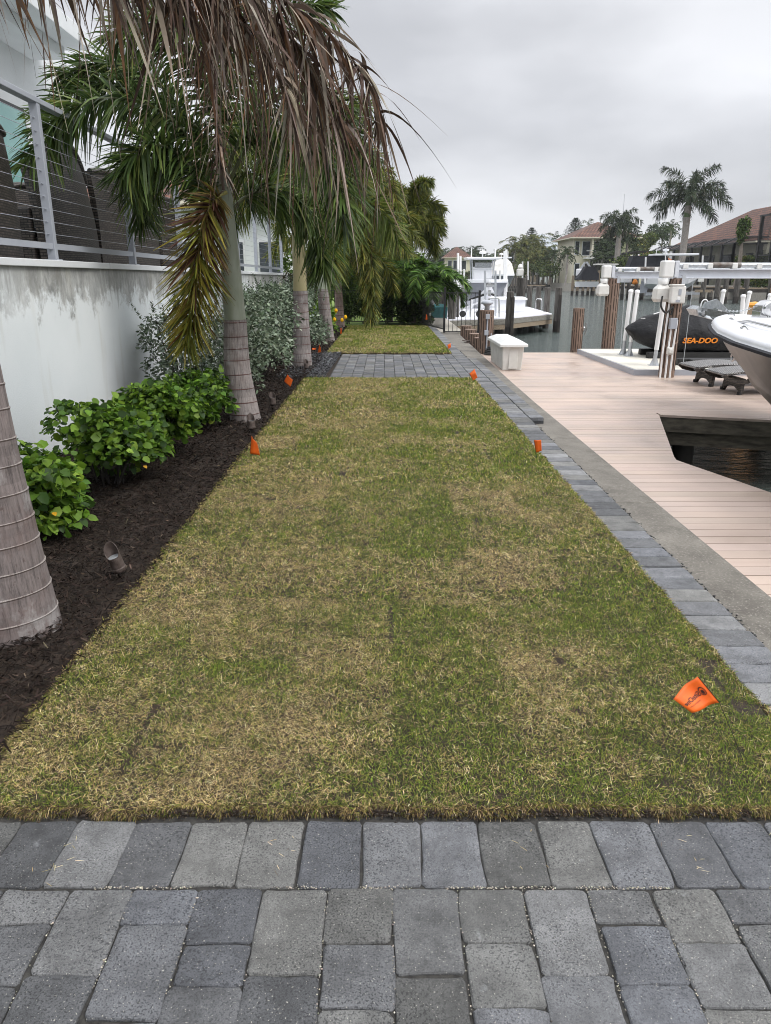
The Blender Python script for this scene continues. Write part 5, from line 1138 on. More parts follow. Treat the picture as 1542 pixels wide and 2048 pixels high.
# ================================================================ COVERED WATERCRAFT
js = thing('covered_watercraft', 'personal watercraft under a black cover with orange lettering on the cream platform', 'watercraft', (6.8, 16, 0))
YC = 16.05
prof = [(1252.5, 655, 660, .05), (1258, 650, 666, .16), (1269, 643, 681, .30), (1289, 632, 692, .45), (1314, 625.5, 701, .54), (1333, 621, 707, .57), (1350, 616.5, 709, .58), (1373, 608, 710, .59), (1384, 609, 710, .59), (1400, 622, 710, .60), (1425, 637, 711, .60), (1460, 643, 711, .60), (1510, 645, 711, .58), (1535, 655, 708, .54)]
rings = []
for i, (px, yt, yb_, w_) in enumerate(prof):
    X = ay(px, 640, YC).x; zt = ay(px, yt, YC).z; zb = max(ay(px, yb_, YC-.3).z, .06); H_ = zt-zb; zc = zb+H_*float(np.interp(i, [0, 3, 7, 8, 13], [.55, .52, .46, .5, .6])); wt = w_*float(np.interp(i, [0, 5, 7, 9, 13], [.6, .42, .30, .38, .5]))
    half = [(w_*.50, zb), (w_*.86, zb+H_*.10), (w_*.97, lerp(zb, zc, .45)), (w_, zc), (lerp(w_, wt, .55), lerp(zc, zt, .40)), (wt*1.05, lerp(zc, zt, .72)), (wt*.6, lerp(zc, zt, .95)), (0, zt)]
    R1 = [(X, YC-a, b) for a, b in half]; R2 = [(X, YC+a, b) for a, b in half[-2::-1]]; rings.append([Vector(p) for p in R1+R2])
m = MB(); dense = []
for a, b in zip(rings[:-1], rings[1:]):
    for q in range(4): dense.append([lerp(p, r, q/4) for p, r in zip(a, b)])
dense.append(rings[-1])
for r in dense:
    for j, p in enumerate(r):
        if 3 <= j <= 11: d_ = mnoise.noise((p.x*2.3, p.y*3+p.z*5, 1.7))*.04+mnoise.noise((p.x*6, p.z*3, 5))*.008; p.y += -d_ if j < 7 else d_; p.z += d_*.6
m.loft(dense); o = m.build('cover', 'black_canvas', js, smooth=True); s_ = o.modifiers.new('s', 'SUBSURF'); s_.levels = 1; s_.render_levels = 1
V_, F_ = text_geo('SEA-DOO', 1, .028, .22); x0_ = min(v[0] for v in V_); w_ = max(v[0] for v in V_)-x0_; hmax = max(v[1] for v in V_)
a, b = ay(1365, 686, YC-.60), ay(1436, 675.5, YC-.60); m = MB()
m.add([(a.x+(x-x0_)/w_*(b.x-a.x), YC-.612, a.z+y/hmax*(b.z-a.z)) for x, y in V_], F_); o = m.build('lettering', 'orange_ink', js); s_ = o.modifiers.new('t', 'SOLIDIFY'); s_.thickness = .02
m = MB(); p = ay(1314, 626, 15.85); m.box(p+Vector((0, 0, .0)), (.14, .05, .012), M=Matrix.Rotation(-.3, 3, 'Y')); p = ay(1286, 637, 15.75); m.lathe([(.03, 0), (.045, 0), (.045, .01), (.03, .01)], p, 14); m.build('cover_logo', 'pvc', js)
for i, (x0, yy) in enumerate(((5.42, 15.62), (5.52, 16.4), (5.55, 14.35), (5.75, 14.2))):
    m = MB(); m.box((x0+(1.45 if i < 2 else .8), yy, .045), (2.9 if i < 2 else 1.6, .16, .13)); _tag(m.build('bunk', 'black_rubber', bevel=.02), ('black bunk under the near side of the covered watercraft', 'black bunk under the far side of the covered watercraft', 'empty black bunk on the cream platform beside the lounger head', 'empty black bunk nearest the platform front edge')[i], 'bunk', 'black bunks on the platform')
m = MB(); m.tube([ay(1250, 560, 17.9), ay(1241, 703, 17.75)], .006, 5); m.tube([ay(1387, 556, 13.9), ay(1364, 748, 13.7)], .006, 5)
_tag(m.build('lift_cable', 'galvanised'), 'thin steel cables dropping from the lift beams to the platform', 'cable')
# ================================================================ LOUNGERS
def lounger():
    t = thing('sun_lounger', 'x', 'sun lounger', (0, 0, 0), 'grey wicker loungers on the dock')
    n = 26; top = []; W_ = .33
    def zz(x): return .33+.06*math.sin(x*2.6-.2)*math.exp(-x*.2)-.02*x+(.0 if x < 1.35 else (x-1.35)*.12)
    for side in ('top',):
        m = MB()
        for i in range(n-1):
            a, b = i*2.0/(n-1), (i+1)*2.0/(n-1)
            m.add([(a, -W_, zz(a)), (b, -W_, zz(b)), (b, W_, zz(b)), (a, W_, zz(a))], [(0, 1, 2, 3)], uvs=[[(a, 0), (b, 0), (b, .66), (a, .66)]])
            m.add([(a, -W_, zz(a)-.03), (a, W_, zz(a)-.03), (b, W_, zz(b)-.03), (b, -W_, zz(b)-.03)], [(0, 1, 2, 3)], uvs=[[(a, 0), (a, .66), (b, .66), (b, 0)]])
        for s_ in (-1, 1): m.tube([(q*2.0/12, s_*W_, zz(q*2.0/12)-.015) for q in range(13)], .02, 8)
        m.tube([(0, -W_, zz(0)-.015), (0, W_, zz(0)-.015)], .02, 8); m.build('seat', 'grey_wicker', t)
    for s_ in (-1, 1):
        m = MB(); y_ = s_*(W_+.0)
        P_ = [(-.02, .30), (.05, .24), (.2, .205), (.36, .20), (.42, .27), (.6, .262), (1.3, .255), (2.0, .26)]
        for (a, za), (b, zb) in zip(P_[:-1], P_[1:]): m.bar((a, y_, za), (b+.01, y_, zb), .045, .055)
        m.build('side_rail', 'wicker', t, boxuv=True)
    for x in (.32, 1.65):
        m = MB(); Pn = [(-.30, .24), (-.32, .0), (-.27, .0), (-.23, .06), (-.1, .10), (.1, .10), (.23, .06), (.27, .0), (.32, .0), (.30, .24)]
        m.add([(x-.025-(.24-z)*.12, a, z) for a, z in Pn]+[(x+.025-(.24-z)*.12, a, z) for a, z in Pn], [tuple(range(10))[::-1], tuple(range(10, 20))]+[(i, (i+1) % 10, 10+(i+1) % 10, 10+i) for i in range(10)])
        m.build('leg_panel', 'wicker', t, boxuv=True)
        m = MB()
        for s_ in (-.295, .295): m.tube([(x-.05, s_, 0), (x-.045, s_, .045)], .032, 10)
        m.build('feet', 'black_rubber', t)
    return t
l1 = lounger(); l1.location = (5.06, 11.48, DZ); l1['label'] = 'nearer grey wicker sun lounger partly hidden by the boat hull'
dup(l1, (5.0, 12.38, DZ), .02, 'farther grey wicker sun lounger beside the cream platform edge')
# ================================================================ NEIGHBOUR DOCK AND ITS BOAT
nd = thing('neighbour_dock', 'white topped wooden dock beyond the fence with weathered dark pilings', 'dock', (6, 40, DZ))
poly = [(2.4, 32.9), (5.4, 34.4), (8.45, 38.9), (9.0, 48.6), (2.4, 48.6)]
m = MB(); m.prism(poly, DZ-.05, DZ+.0); m.build('deck_surface', 'white_deck', nd)
for z0, z1, mt, nm in ((DZ-.28, DZ-.055, 'grey_wood', 'fascia_board'), (DZ-.50, DZ-.29, 'tan_wood', 'support_beam')):
    m = MB()
    for i in range(4): a, b = poly[i-1 if i == 0 else i-1], poly[i]; m.bar((a[0], a[1], (z0+z1)/2), (b[0], b[1], (z0+z1)/2), .08 if z1 < -.3 else .12, z1-z0)
    m.build(nm, mt, nd)
def wood_pile(t, px, Y, ytop, r=.15, zb=-2.6, lean=0, mat='old_wood', name='piling', wetz=-.45, cap=False):
    k = Y/(CP+.25*SP); X = (px-771)/FPX*k; zt = ay(px, ytop, Y).z; m = MB()
    n = 12; ph = random.random()*6
    def rg(z, rr_): return [Vector((X+lean*(z-zt)+rr_*(1+.06*math.sin(3*a+ph))*math.cos(a), Y+rr_*math.sin(a), z)) for a in np.linspace(0, 2*math.pi, n, endpoint=False)]
    m.mi = 0; m.loft([rg(wetz, r*1.02), rg(lerp(wetz, zt, .5), r), rg(zt-.03, r*.95), rg(zt, r*.8)]); m.mi = 1; m.loft([rg(zb, r*1.05), rg(wetz-.001, r*1.03)])
    o = m.build(name, [mat, 'wet_wood'], t); return o
random.seed(5)
for px, Y, yt, r, cap in ((1018, 33.6, 583, .17, 1), (1113, 38.2, 575, .17, 1), (1091, 41.2, 574, .16, 0), (1073, 44.6, 573, .16, 0), (1056, 48.6, 572, .16, 0), (1042, 52, 556, .17, 0), (1034, 52.2, 555, .17, 0), (903, 33.4, 584, .16, 0)):
    wood_pile(nd, px, Y, yt, r, lean=.0)
for px, Y in ((996, 36.5), (1040, 40.5), (1050, 44), (1062, 39.5), (1083, 42.5), (1000, 42), (960, 40), (930, 38)): wood_pile(nd, px, Y, 646 if Y < 39 else 638, .15, wetz=-.9, mat='wet_wood', name='support_piling')
for px, Y in ((1026, 33.4), (1120, 38.0)):
    p = ay(px, 600, Y); m = MB(); m.box((p.x, Y, -.4), (.12, .2, 2.4)); m.build('fender_board', 'wet_wood', nd)
m = MB(); p = ay(1040, 545, 51.8); m.box(p, (.42, .36, .45)); m.lathe([(0, 0), (.16, 0), (.18, .12), (.10, .30), (.0, .33)], p+Vector((0, 0, .22)), 10)
_tag(m.build('lift_motor', 'dirty_plastic', bevel=.05), 'grey lift motor box on top of the far neighbour piling', 'motor')
nbx = thing('dock_box', 'large white storage box on the neighbour dock', 'dock box', (6.5, 40.6, DZ))
m = MB(); m.box((6.45, 40.6, .2), (1.75, .8, .62)); m.build('box_body', 'gelcoat', nbx, bevel=.03); m = MB(); m.loft([rr(5.5, 7.4, 40.1, 41.1, .5), rr(5.5, 7.4, 40.1, 41.1, .58), rr(5.65, 7.25, 40.3, 40.9, .66)]); m.build('lid', 'gelcoat', nbx, bevel=.02)
ld = thing('boarding_ladder', 'tall aluminium ladder standing on the neighbour dock in front of the boat', 'ladder', (4.8, 36, DZ))
for px in (970, 991): m = MB(); a, b = ay(px, 637, 36), ay(px, 541, 36); m.bar(a, b, .09, .06); m.build('upright', 'aluminium', ld)
m = MB()
for y_ in (558, 572, 586, 600, 614, 628): m.bar(ay(970, y_, 36), ay(991, y_, 36), .05, .04)
m.build('rung', 'aluminium', ld)
def hoop(label, px0, px1, ytop, ybot, Y, nm='handrail', n_=1):
    t_ = MB()
    for i in range(n_): d_ = i*.25; t_.tube(bez([ay(px0, ybot, Y+d_), ay(px0, ytop+4, Y+d_), ay(px0+3, ytop, Y+d_), ay(px1-3, ytop, Y+d_), ay(px1, ytop+4, Y+d_), ay(px1, ybot, Y+d_)], 22), .03, 8)
    _tag(t_.build(nm, 'steel', smooth=True), label, 'handrail')
hoop('bent steel handrail by the ladder on the neighbour dock', 978, 998, 597, 642, 34.6)
hoop('small hooped ladder rail at the far edge of the neighbour dock', 1072, 1084, 598, 619, 42.5, 'ladder_rail', 2)
m = MB(); x = 2.35
for i in range(7): m.box((2.5+i*.135, 35.0+i*.03, .35), (.12, .04, 1.3+random.uniform(-.05, .05)))
_tag(m.build('wood_screen', 'old_wood'), 'grey vertical board screen behind the black fence', 'screen')
m = MB(); m.lathe([(.0, 0), (.35, 0), (.38, .5), (.2, .62), (0, .65)], (2.35, 33.6, DZ), 12); _tag(m.build('tarp_bundle', 'teal_tarp'), 'teal covered bundle seen through the fence', 'bundle')
ct = thing('wheel_chock', 'white framed launch cart on the neighbour dock behind the fence', 'cart', (3.9, 35.3, DZ))
m = MB()
for dx in (-.55, .0, .5):
    m.bar((3.9+dx, 35.4, DZ), (3.98+dx, 35.4, .65), .10, .10); m.bar((3.6+dx, 35.4, .05), (4.05+dx, 35.4, .35), .08, .08)
m.bar((3.2, 35.4, .1), (4.6, 35.5, .62), .07, .07); m.build('frame', 'gelcoat', ct)
for dx in (-.4, .35): m = MB(); m.lathe([(0, -.05), (.13, -.05), (.15, 0), (.13, .05), (0, .05)], (3.95+dx, 35.2, .02), 14, M=Matrix.Rotation(math.pi/2, 3, 'X')); m.build('wheel', 'black_rubber', ct)
def bow_boat(name, label, X, Y, beam, zk, zg, ztop, L_, hullm='hull_grey', ttop=True, cover=False, group=None, botm='gelcoat'):
    """boat seen bow on, bow towards the camera"""
    t = thing(name, label, 'boat', (X, Y, zk), group); b = beam/2; S_ = []
    secs = [(0, .04, 1, .97), (.12, .30, .99, .62), (.3, .62, .97, .35), (.55, .86, .94, .15), (1.0, .98, .90, .03), (2.0, 1, .85, 0), (3.6, 1, .84, 0)]
    up, lo = MB(), MB(); H_ = zg-zk
    for sg in (-1, 1):
        ru, rl_ = [], []
        for s_, wv, zz_, kz in secs:
            y = Y+s_*L_/3.6; k = zk+H_*kz; g = zk+H_*zz_+.05; f = .55+.35*min(1, s_/2)
            mid = (X+sg*b*wv*f*.92, y+.02, lerp(k, g, .45)); ru.append([Vector((X+sg*b*wv, y, g)), Vector((X+sg*b*wv*lerp(f, 1, .5), y, lerp(k, g, .75))), Vector(mid)]); rl_.append([Vector(mid), Vector((X+sg*b*wv*f*.5, y, lerp(k, g, .2))), Vector((X, y, k))])
        up.loft(ru, closed=False, cap=False); lo.loft(rl_, closed=False, cap=False)
    up.build('hull', hullm, t, smooth=True); lo.build('hull_bottom', botm, t, smooth=True)
    P_ = [(X-b*wv*1.03, Y+s_*L_/3.6-.03) for s_, wv, *_ in secs[::-1]]+[(X+b*wv*1.03, Y+s_*L_/3.6-.03) for s_, wv, *_ in secs]
    m = MB(); m.prism(P_, zg-.08, zg+.10); m.build('deck', 'gelcoat', t, bevel=.03)
    yc = Y+L_*.5
    if cover:
        m = MB(); m.loft([[Vector((X-b*.95*s_, yc-L_*.3*s_, z)), Vector((X+b*.95*s_, yc-L_*.3*s_, z)), Vector((X+b*.95*s_, yc+L_*.3*s_, z)), Vector((X-b*.95*s_, yc+L_*.3*s_, z))] for s_, z in ((1, zg+.1), (.8, lerp(zg, ztop, .6)), (.5, ztop-.2))]); m.build('cover', 'dirty_plastic', t, bevel=.1)
    else:
        m = MB(); m.box((X, yc, zg+.45), (beam*.42, .8, .8)); m.build('console', 'gelcoat', t, bevel=.08)
        m = MB(); m.box((X, yc-.42, zg+.95), (beam*.36, .03, .28)); m.build('windshield', 'lens', t)
    if ttop:
        m = MB(); m.box((X, yc, ztop-.06), (beam*.78, 1.9, .12)); m.build('hardtop', 'gelcoat', t, bevel=.05)
        m = MB()
        for sx_ in (-.30, .30):
            for dy in (-.5, .5): m.tube([(X+sx_*beam*.75, yc+dy, zg), (X+sx_*beam*.85, yc+dy, ztop-.1)], .035, 8)
        m.tube([(X-.24*beam, yc-.5, zg+.7), (X+.24*beam, yc-.5, zg+.7)], .02, 6); m.build('top_frame', 'aluminium', t)
        m = MB()
        for sx_ in (-.25, .28, 0): m.tube([(X+sx_*beam, yc, ztop), (X+sx_*beam, yc, ztop+.55*(1 if sx_ else .5))], .035, 6)
        m.lathe([(0, 0), (.2, .02), (.22, .12), (0, .2)], (X, yc, ztop+.2), 10); m.build('antenna', 'pvc', t)
    return t
nbt = bow_boat('centre_console_boat', 'white centre console boat with hardtop facing the camera on a lift by the neighbour dock', 5.98, 44.5, 2.75, -.60, 1.42, 2.82, 7.5)
m = MB(); m.tube([(5.98, 44.35, .95), (5.98, 44.3, .6)], .09, 8); m.box((5.98, 44.4, 1.2), (.4, .3, .2)); m.build('anchor', 'steel', nbt)
m = MB()
for sg in (-1, 1): m.add([Vector((5.98+sg*.15, 44.68, .78)), Vector((5.98+sg*1.05, 45.35, .42)), Vector((5.98+sg*1.05, 45.34, .34)), Vector((5.98+sg*.15, 44.66, .66))], [(0, 1, 2, 3)])
o = m.build('boot_stripe', 'black_rubber', nbt); s_ = o.modifiers.new('t', 'SOLIDIFY'); s_.thickness = .06; s_.offset = 0
for i, (px, yt, r) in enumerate(((916, 506, .07), (921, 512, .06), (1009, 502, .07), (1012.5, 499, .07))):
    a, b = ay(px, 640, 46), ay(px, yt, 46); m = MB(); m.tube([a, b], r, 10)
    _tag(m.build('guide_pole', 'pvc', smooth=True), ('outer white guide pole left of the boat on the neighbour lift', 'inner white guide pole left of the boat on the neighbour lift', 'inner white guide pole right of the boat on the neighbour lift', 'outer tallest white guide pole right of the boat on the neighbour lift')[i], 'guide pole', 'white guide poles by the neighbour boat')
m = MB()
for yy in (45.5, 49): m.bar((4.3, yy, -.62), (7.5, yy, -.62), .15, .2)
m.bar((5.1, 45, -.45), (5.1, 50, -.45), .15, .15); m.bar((6.85, 45, -.45), (6.85, 50, -.45), .15, .15); _tag(m.build('lift_cradle', 'aluminium'), 'aluminium lift cradle under the neighbour boat', 'boat lift')
bow_boat('covered_boat', 'grey covered boat with white top behind the right guide poles of the neighbour boat', 11.4, 74, 2.3, .2, 1.9, 3.6, 6, 'hull_grey', True, True)
# ================================================================ FAR BANK
LZ = .55
bank = [(47, 60), (46, 100), (43.5, 130), (40, 165), (38.5, 235), (-60, 245), (-60, 620), (320, 620), (320, 60)]
struct(MB().prism(bank, -3, LZ).build('far_bank', 'lawn_far'))
sw = MB()
for a, b in zip(bank[:5], bank[1:6]): sw.bar((a[0]-.12, a[1]-.12, -.9), (b[0]-.12, b[1]-.12, -.9), .25, 3.0); sw.bar((a[0]+.1, a[1], LZ+.08), (b[0]+.1, b[1], LZ+.08), .7, .2, col_=(.8, .8, .8))
_tag(sw.build('far_seawall', 'path_concrete'), 'long concrete seawall along the opposite canal bank', 'seawall')
def far_dock(label, pts_deck, zd, piles, group=None, mat='tan_wood', ladder=None, r=.2):
    t = thing('wooden_dock', label, 'dock', (*pts_deck[0], zd), group); m = MB(); m.prism(pts_deck, zd-.12, zd); m.build('deck_planks', 'tan_wood', t); m = MB(); n = len(pts_deck)
    for i in range(n): a, b = pts_deck[i], pts_deck[(i+1) % n]; m.bar((a[0], a[1], zd-.3), (b[0], b[1], zd-.3), .15, .35)
    m.build('fascia_board', 'wet_wood', t)
    for px, Y, yt in piles: wood_pile(t, px, Y, yt, r, wetz=-.3, mat=mat)
    return t
far_dock('long wooden dock reaching left from the far bank with a row of pale pilings', [(31, 125), (44.5, 125), (44.5, 129), (31, 129)], .55, [(1139, 125, 551), (1149, 125, 550), (1160, 125.1, 543), (1170, 125, 551), (1181, 125, 552), (1189, 125, 541), (1160, 129, 560), (1178, 129, 560), (1200, 125, 545), (1212, 125, 552), (1225, 125, 548)], r=.22)
far_dock('distant low wooden dock in front of the coconut palms', [(29, 185), (46, 185), (46, 190), (29, 190)], .35, [(1040, 185, 553), (1053, 185, 548), (1060, 185, 545), (1072, 185, 545), (1080, 185, 556), (1088, 185, 547), (1099, 185, 552), (1104, 185, 541), (1112, 185, 545), (1119, 185, 553), (1126, 185, 554)], mat='old_wood', r=.2)
far_dock('farthest clutter of dark dock pilings left of the white pile poles', [(24, 150), (31, 150), (31, 153), (24, 153)], .4, [(1012, 150, 553), (1017, 150, 550), (1022, 150, 548), (1027, 150, 546), (1033, 150, 549), (1048, 150, 552)], mat='old_wood', r=.17)
far_dock('nearest dark wooden dock on the opposite bank under the right lift beam', [(38.0, 84), (48, 84), (48, 87), (38, 87)], .62, [(1397, 84, 555), (1412, 84, 581), (1425, 84, 545), (1441, 84, 548), (1463, 84, 548), (1481, 84.2, 545), (1529, 84, 545), (1540, 84, 551)], r=.28, mat='old_wood')
far_dock('dark wooden lift dock beside the boat with dark side curtains', [(33, 99), (47, 99), (47, 102), (33, 102)], .6, [(1265, 99, 549), (1277, 99, 549), (1300, 99, 552), (1310, 99, 575), (1340, 99, 560), (1372, 99, 562), (1238, 99, 560), (1250, 99, 565)], r=.24, mat='old_wood')
wb = MB(); a, b = ay(1391, 582, 84), ay(1424, 582, 84); wb.bar(a, b, .5, .28); _tag(wb.build('cross_beam', 'tan_wood'), 'pale timber cross beam between two short pilings on the opposite bank', 'beam')
# far boats
hb = thing('cabin_boat', 'white hardtop boat with black side curtains raised on a far lift', 'boat', (35.5, 95, .2))
Yb = 95; P3 = lambda px, py, dy=0: ay(px, py, Yb+dy)
m = MB()
for sg in (1,):
    secs = [(1288, 556, 575, 1.15), (1310, 553, 579, 1.25), (1345, 550, 582, 1.3), (1372, 548, 580, 1.15), (1388, 546, 570, .7), (1397, 545, 556, .15)]
    rg = []
    for px, yt, yb_, w_ in secs:
        a, b = P3(px, yt), P3(px, yb_); rg.append([Vector((a.x, Yb-w_, a.z)), Vector((a.x, Yb-w_*.85, lerp(a.z, b.z, .6))), Vector((a.x, Yb, b.z)), Vector((a.x, Yb+w_*.85, lerp(a.z, b.z, .6))), Vector((a.x, Yb+w_, a.z))])
    m.loft(rg)
m.build('hull', 'gelcoat', hb, smooth=False)
m = MB(); m.loft([[Vector((P3(px, 1, 0).x, Yb+s_*w_, P3(px, py).z)) for s_, py in ((-1, yt), (-.8, yu), (.8, yu), (1, yt))] for px, yt, yu, w_ in ((1300, 551, 545, 1.1), (1315, 551, 534, 1.1), (1345, 550, 527, 1.05), (1375, 549, 530, .9), (1394, 547, 545, .3))]); m.build('foredeck', 'gelcoat', hb)
m = MB(); m.loft([[Vector((P3(px, 1).x, Yb+s_, P3(px, py).z)) for s_, py in ((-1, 540), (-.85, yu), (.85, yu), (1, 540))] for px, yu in ((1302, 538), (1311, 512), (1384, 512), (1396, 538))]); m.build('side_curtain', 'charcoal_canvas', hb)
m = MB(); a, b = P3(1303, 510), P3(1391, 509); m.bar(a, b, 2.3, .22); m.build('hardtop', 'gelcoat', hb, bevel=.05)
m = MB(); a = P3(1331, 508); m.tube([a, a+Vector((0, 0, .35))], .12, 8); m.lathe([(0, 0), (.35, .02), (.38, .18), (0, .26)], a+Vector((0, 0, .35)), 12); m.build('radar', 'gelcoat', hb)
m = MB(); m.tube([P3(1331, 553, -1.3), P3(1331, 503, -1.3)], .07, 6); m.tube([P3(1312, 508), P3(1317, 482)], .03, 5); m.build('antenna', 'pvc', hb)
m = MB(); a = P3(1290, 578); m.loft([[a+Vector((x, s_, z)) for x, z in ((-.6, -.5), (.2, -.4), (.3, .8), (-.5, .9))] for s_ in (-.25, .25)]); m.build('outboard', 'rail_grey', hb)
for i, (px, yt, yb_) in enumerate(((1291, 514, 553), (1405, 511, 553))): m = MB(); m.tube([ay(px-1.5, yb_+14, 93), ay(px+.5, yt, 93)], .1, 8); _tag(m.build('guide_pole', 'pvc'), ('slanting white guide pole at the stern of the hardtop boat', 'slanting white guide pole at the bow of the hardtop boat')[i], 'guide pole')
m = MB(); m.bar(ay(1290, 588, 95), ay(1400, 586, 95), .4, .35); _tag(m.build('lift_cradle', 'aluminium'), 'grey lift cradle under the hardtop boat', 'boat lift')
tb = thing('small_boat', 'small dark boat with pale flat top left of the far lift piling', 'boat', (37, 118, .5)); Yb = 118
m = MB(); m.loft([[Vector((P3(px, 1).x, Yb+s_*w_, P3(px, py).z)) for s_, py in ((-1, 563), (-.7, 574), (.7, 574), (1, 563))] for px, w_ in ((1193, .4), (1200, 1), (1240, 1.1))]); m.build('hull', 'gelcoat', tb)
m = MB(); m.loft([[Vector((P3(px, 1).x, Yb+s_, P3(px, py).z)) for s_, py in ((-1, 560), (-.8, yu), (.8, yu), (1, 560))] for px, yu in ((1193, 557), (1203, 545), (1210, 533), (1228, 533), (1240, 547))]); m.build('enclosure', 'charcoal_canvas', tb)
m = MB(); m.bar(P3(1190, 529), P3(1233, 529), 2.2, .2); m.build('hardtop', 'dirty_plastic', tb, bevel=.04)
af = MB(); 
for a, b in (((1159, 541), (1170, 525)), ((1185, 541), (1173, 524)), ((1154, 541), (1190, 540))): af.bar(ay(*a, 123), ay(*b, 123), .25, .25)
_tag(af.build('boat_lift', 'aluminium'), 'aluminium A shaped lift frame left of the small dark boat', 'boat lift')
m = MB(); p = ay(1158, 545, 122); m.box(p, (.9, .6, 1.1)); _tag(m.build('motor_cover', 'gelcoat', bevel=.15), 'white draped motor cover below the aluminium A frame', 'cover')
m = MB(); p = ay(1246, 559, 98); m.box(p, (2.0, .8, .75)); _tag(m.build('dock_box', 'gelcoat', bevel=.05), 'white storage box on the opposite dock under the far lift beam', 'dock box')
m = MB(); p = ay(1270, 565, 97.5); m.lathe([(0, -.3), (.3, -.2), (.35, 0), (.2, .35), (0, .4)], p, 10); _tag(m.build('kayak_float', 'orange_ink'), 'orange float on the opposite dock beside the white storage box', 'float')
for i, (px, py, Y) in enumerate(((1074, 545, 183), (1113, 545, 183), (1392+10, 558, 83))): m = MB(); m.box(ay(px, py, Y), (.75 if i < 2 else .5, .4, 1.1 if i < 2 else .55)); _tag(m.build('electric_box', 'dirty_plastic'), ('cream box on a distant piling left of the palm trunk', 'cream box on a distant piling by the low hedge', 'white box on a piling under the near lift beam')[i], 'electric box')
for i, (px, y0, y1, Y) in enumerate(((1045, 574, 523, 170), (1056, 560, 523, 175), (1083, 560, 536, 180), (1093, 568, 540, 180), (928, 565, 538, 60), (1000, 566, 541, 60))): m = MB(); m.tube([ay(px, y0, Y), ay(px, y1, Y)], .17 if Y > 100 else .08, 6); _tag(m.build('guide_pole', 'pvc'), ('tall thin white pole before the coconut palms', 'second thin white pole before the coconut palms', 'short thin white pole on the distant dock', 'short white pole between two distant cream boxes', 'short white pole left of the neighbour boat hull', 'short white pole right of the neighbour boat console')[i], 'pole')
# ---- houses
def windows(t, pts, Y, mat='window_glass', fr='white_frame'):
    for x0, x1, z0, z1 in pts:
        m = MB(); m.box(((x0+x1)/2, Y-.06, (z0+z1)/2), (x1-x0+.3, .12, z1-z0+.3)); f = m.build('window', fr, t)
        m = MB(); m.box(((x0+x1)/2, Y-.14, (z0+z1)/2), (x1-x0, .06, z1-z0)); m.build('pane', mat, f)
he = thing('tile_roof_house', 'large cream house with brown clay tile hip roof at the right photo edge', 'house', (59, 121, LZ))
m = MB(); m.box((59.5, 121.5, 3.4), (18, 33, 5.8)); m.box((62, 99, 3.4), (16, 18, 5.8)); m.build('wall', 'cream_stucco', he)
hip_roof(he, 50.5, 68.5, 106, 138, 6.45, 5.8, 'clay_tile', 1.2, alongx=False); hip_roof(he, 53, 71, 86, 107, 6.6, 6.3, 'clay_tile', 1.2, alongx=False)
for y0, y1 in ((107.5, 109.5), (113, 117), (120, 124), (128, 132)):
    m = MB(); m.box((50.46, (y0+y1)/2, 3.3), (.1, y1-y0, 3.4)); f = m.build('door', 'black_metal', he); m = MB(); m.box((50.39, (y0+y1)/2, 3.3), (.06, y1-y0-.4, 3.0)); m.build('pane', 'window_glass', f)
m = MB(); m.tube([(49.8, 105.6, 6.2), (50.2, 105.4, 5.6), (50.4, 104.9, 5.2), (50.4, 104.9, 1)], .13, 8); m.build('downspout', 'black_metal', he)
def cage(label, x0, x1, y0, y1, zt, step, roof=0, z0=LZ, pt=.3, white=False):
    t = thing('screen_enclosure', label, 'screen cage', ((x0+x1)/2, (y0+y1)/2, z0)); m = MB(); ys_ = list(np.arange(y0, y1+.1, step))
    for y in ys_:
        m.box((x0, y, (z0+zt)/2), (pt, pt, zt-z0)); m.bar((x0, y, zt), (x0+(x1-x0)*.35, y, zt+roof), .16); m.bar((x0+(x1-x0)*.35, y, zt+roof), (x1, y, zt+roof), .16)
    for x in np.arange(x0, x1+.1, step): m.box((x, y0, (z0+zt)/2), (pt, pt, zt-z0))
    for z in (zt, lerp(z0, zt, .45), z0+.1): m.bar((x0, y0, z), (x0, y1, z), .16); m.bar((x0, y0, z), (x1, y0, z), .16)
    m.build('frame', 'black_metal', t); m = MB(); m.add([(x0, y0, z0), (x0, y1, z0), (x0, y1, zt), (x0, y0, zt)], [(0, 1, 2, 3)]); m.add([(x0, y0, z0), (x1, y0, z0), (x1, y0, zt), (x0, y0, zt)], [(0, 1, 2, 3)]); m.add([(x0, y0, zt), (x0, y1, zt), (x0+(x1-x0)*.35, y1, zt+roof), (x0+(x1-x0)*.35, y0, zt+roof)], [(0, 1, 2, 3)]); m.add([(x0+(x1-x0)*.35, y0, zt+roof), (x0+(x1-x0)*.35, y1, zt+roof), (x1, y1, zt+roof), (x1, y0, zt+roof)], [(0, 1, 2, 3)]); m.build('screen', 'insect_screen', t); return t
cage('tall black screened pool cage cut by the right photo edge', 46.0, 53, 84, 97.5, 8.9, 3.2, .6)
cage('long low black screen enclosure in front of the brown tile house', 46.6, 51, 105, 139, 6.1, 3.6, .8)
cage('low black screened cage at the foot of the shorter royal palm', 44.5, 52, 147, 170, 5.6, 2.2, .9, pt=.35)
oh = thing('orange_roof_house', 'small house with bright orange roof corner behind the black cages', 'house', (50, 146, LZ)); m = MB(); m.box((51, 149, 2.2), (7, 6, 3.6)); m.build('wall', 'cream_stucco', oh)
MATS['orange_tile'] = simple('orange_tile', (.62, .20, .09), (.5, .16, .07), 2, .8); hip_roof(oh, 46.8, 54, 146, 152, 4.6, 1.9, 'orange_tile', .5)
hd = thing('cream_house', 'cream two storey house with brown tile roof, balcony and tall windows', 'house', (49, 180, LZ))
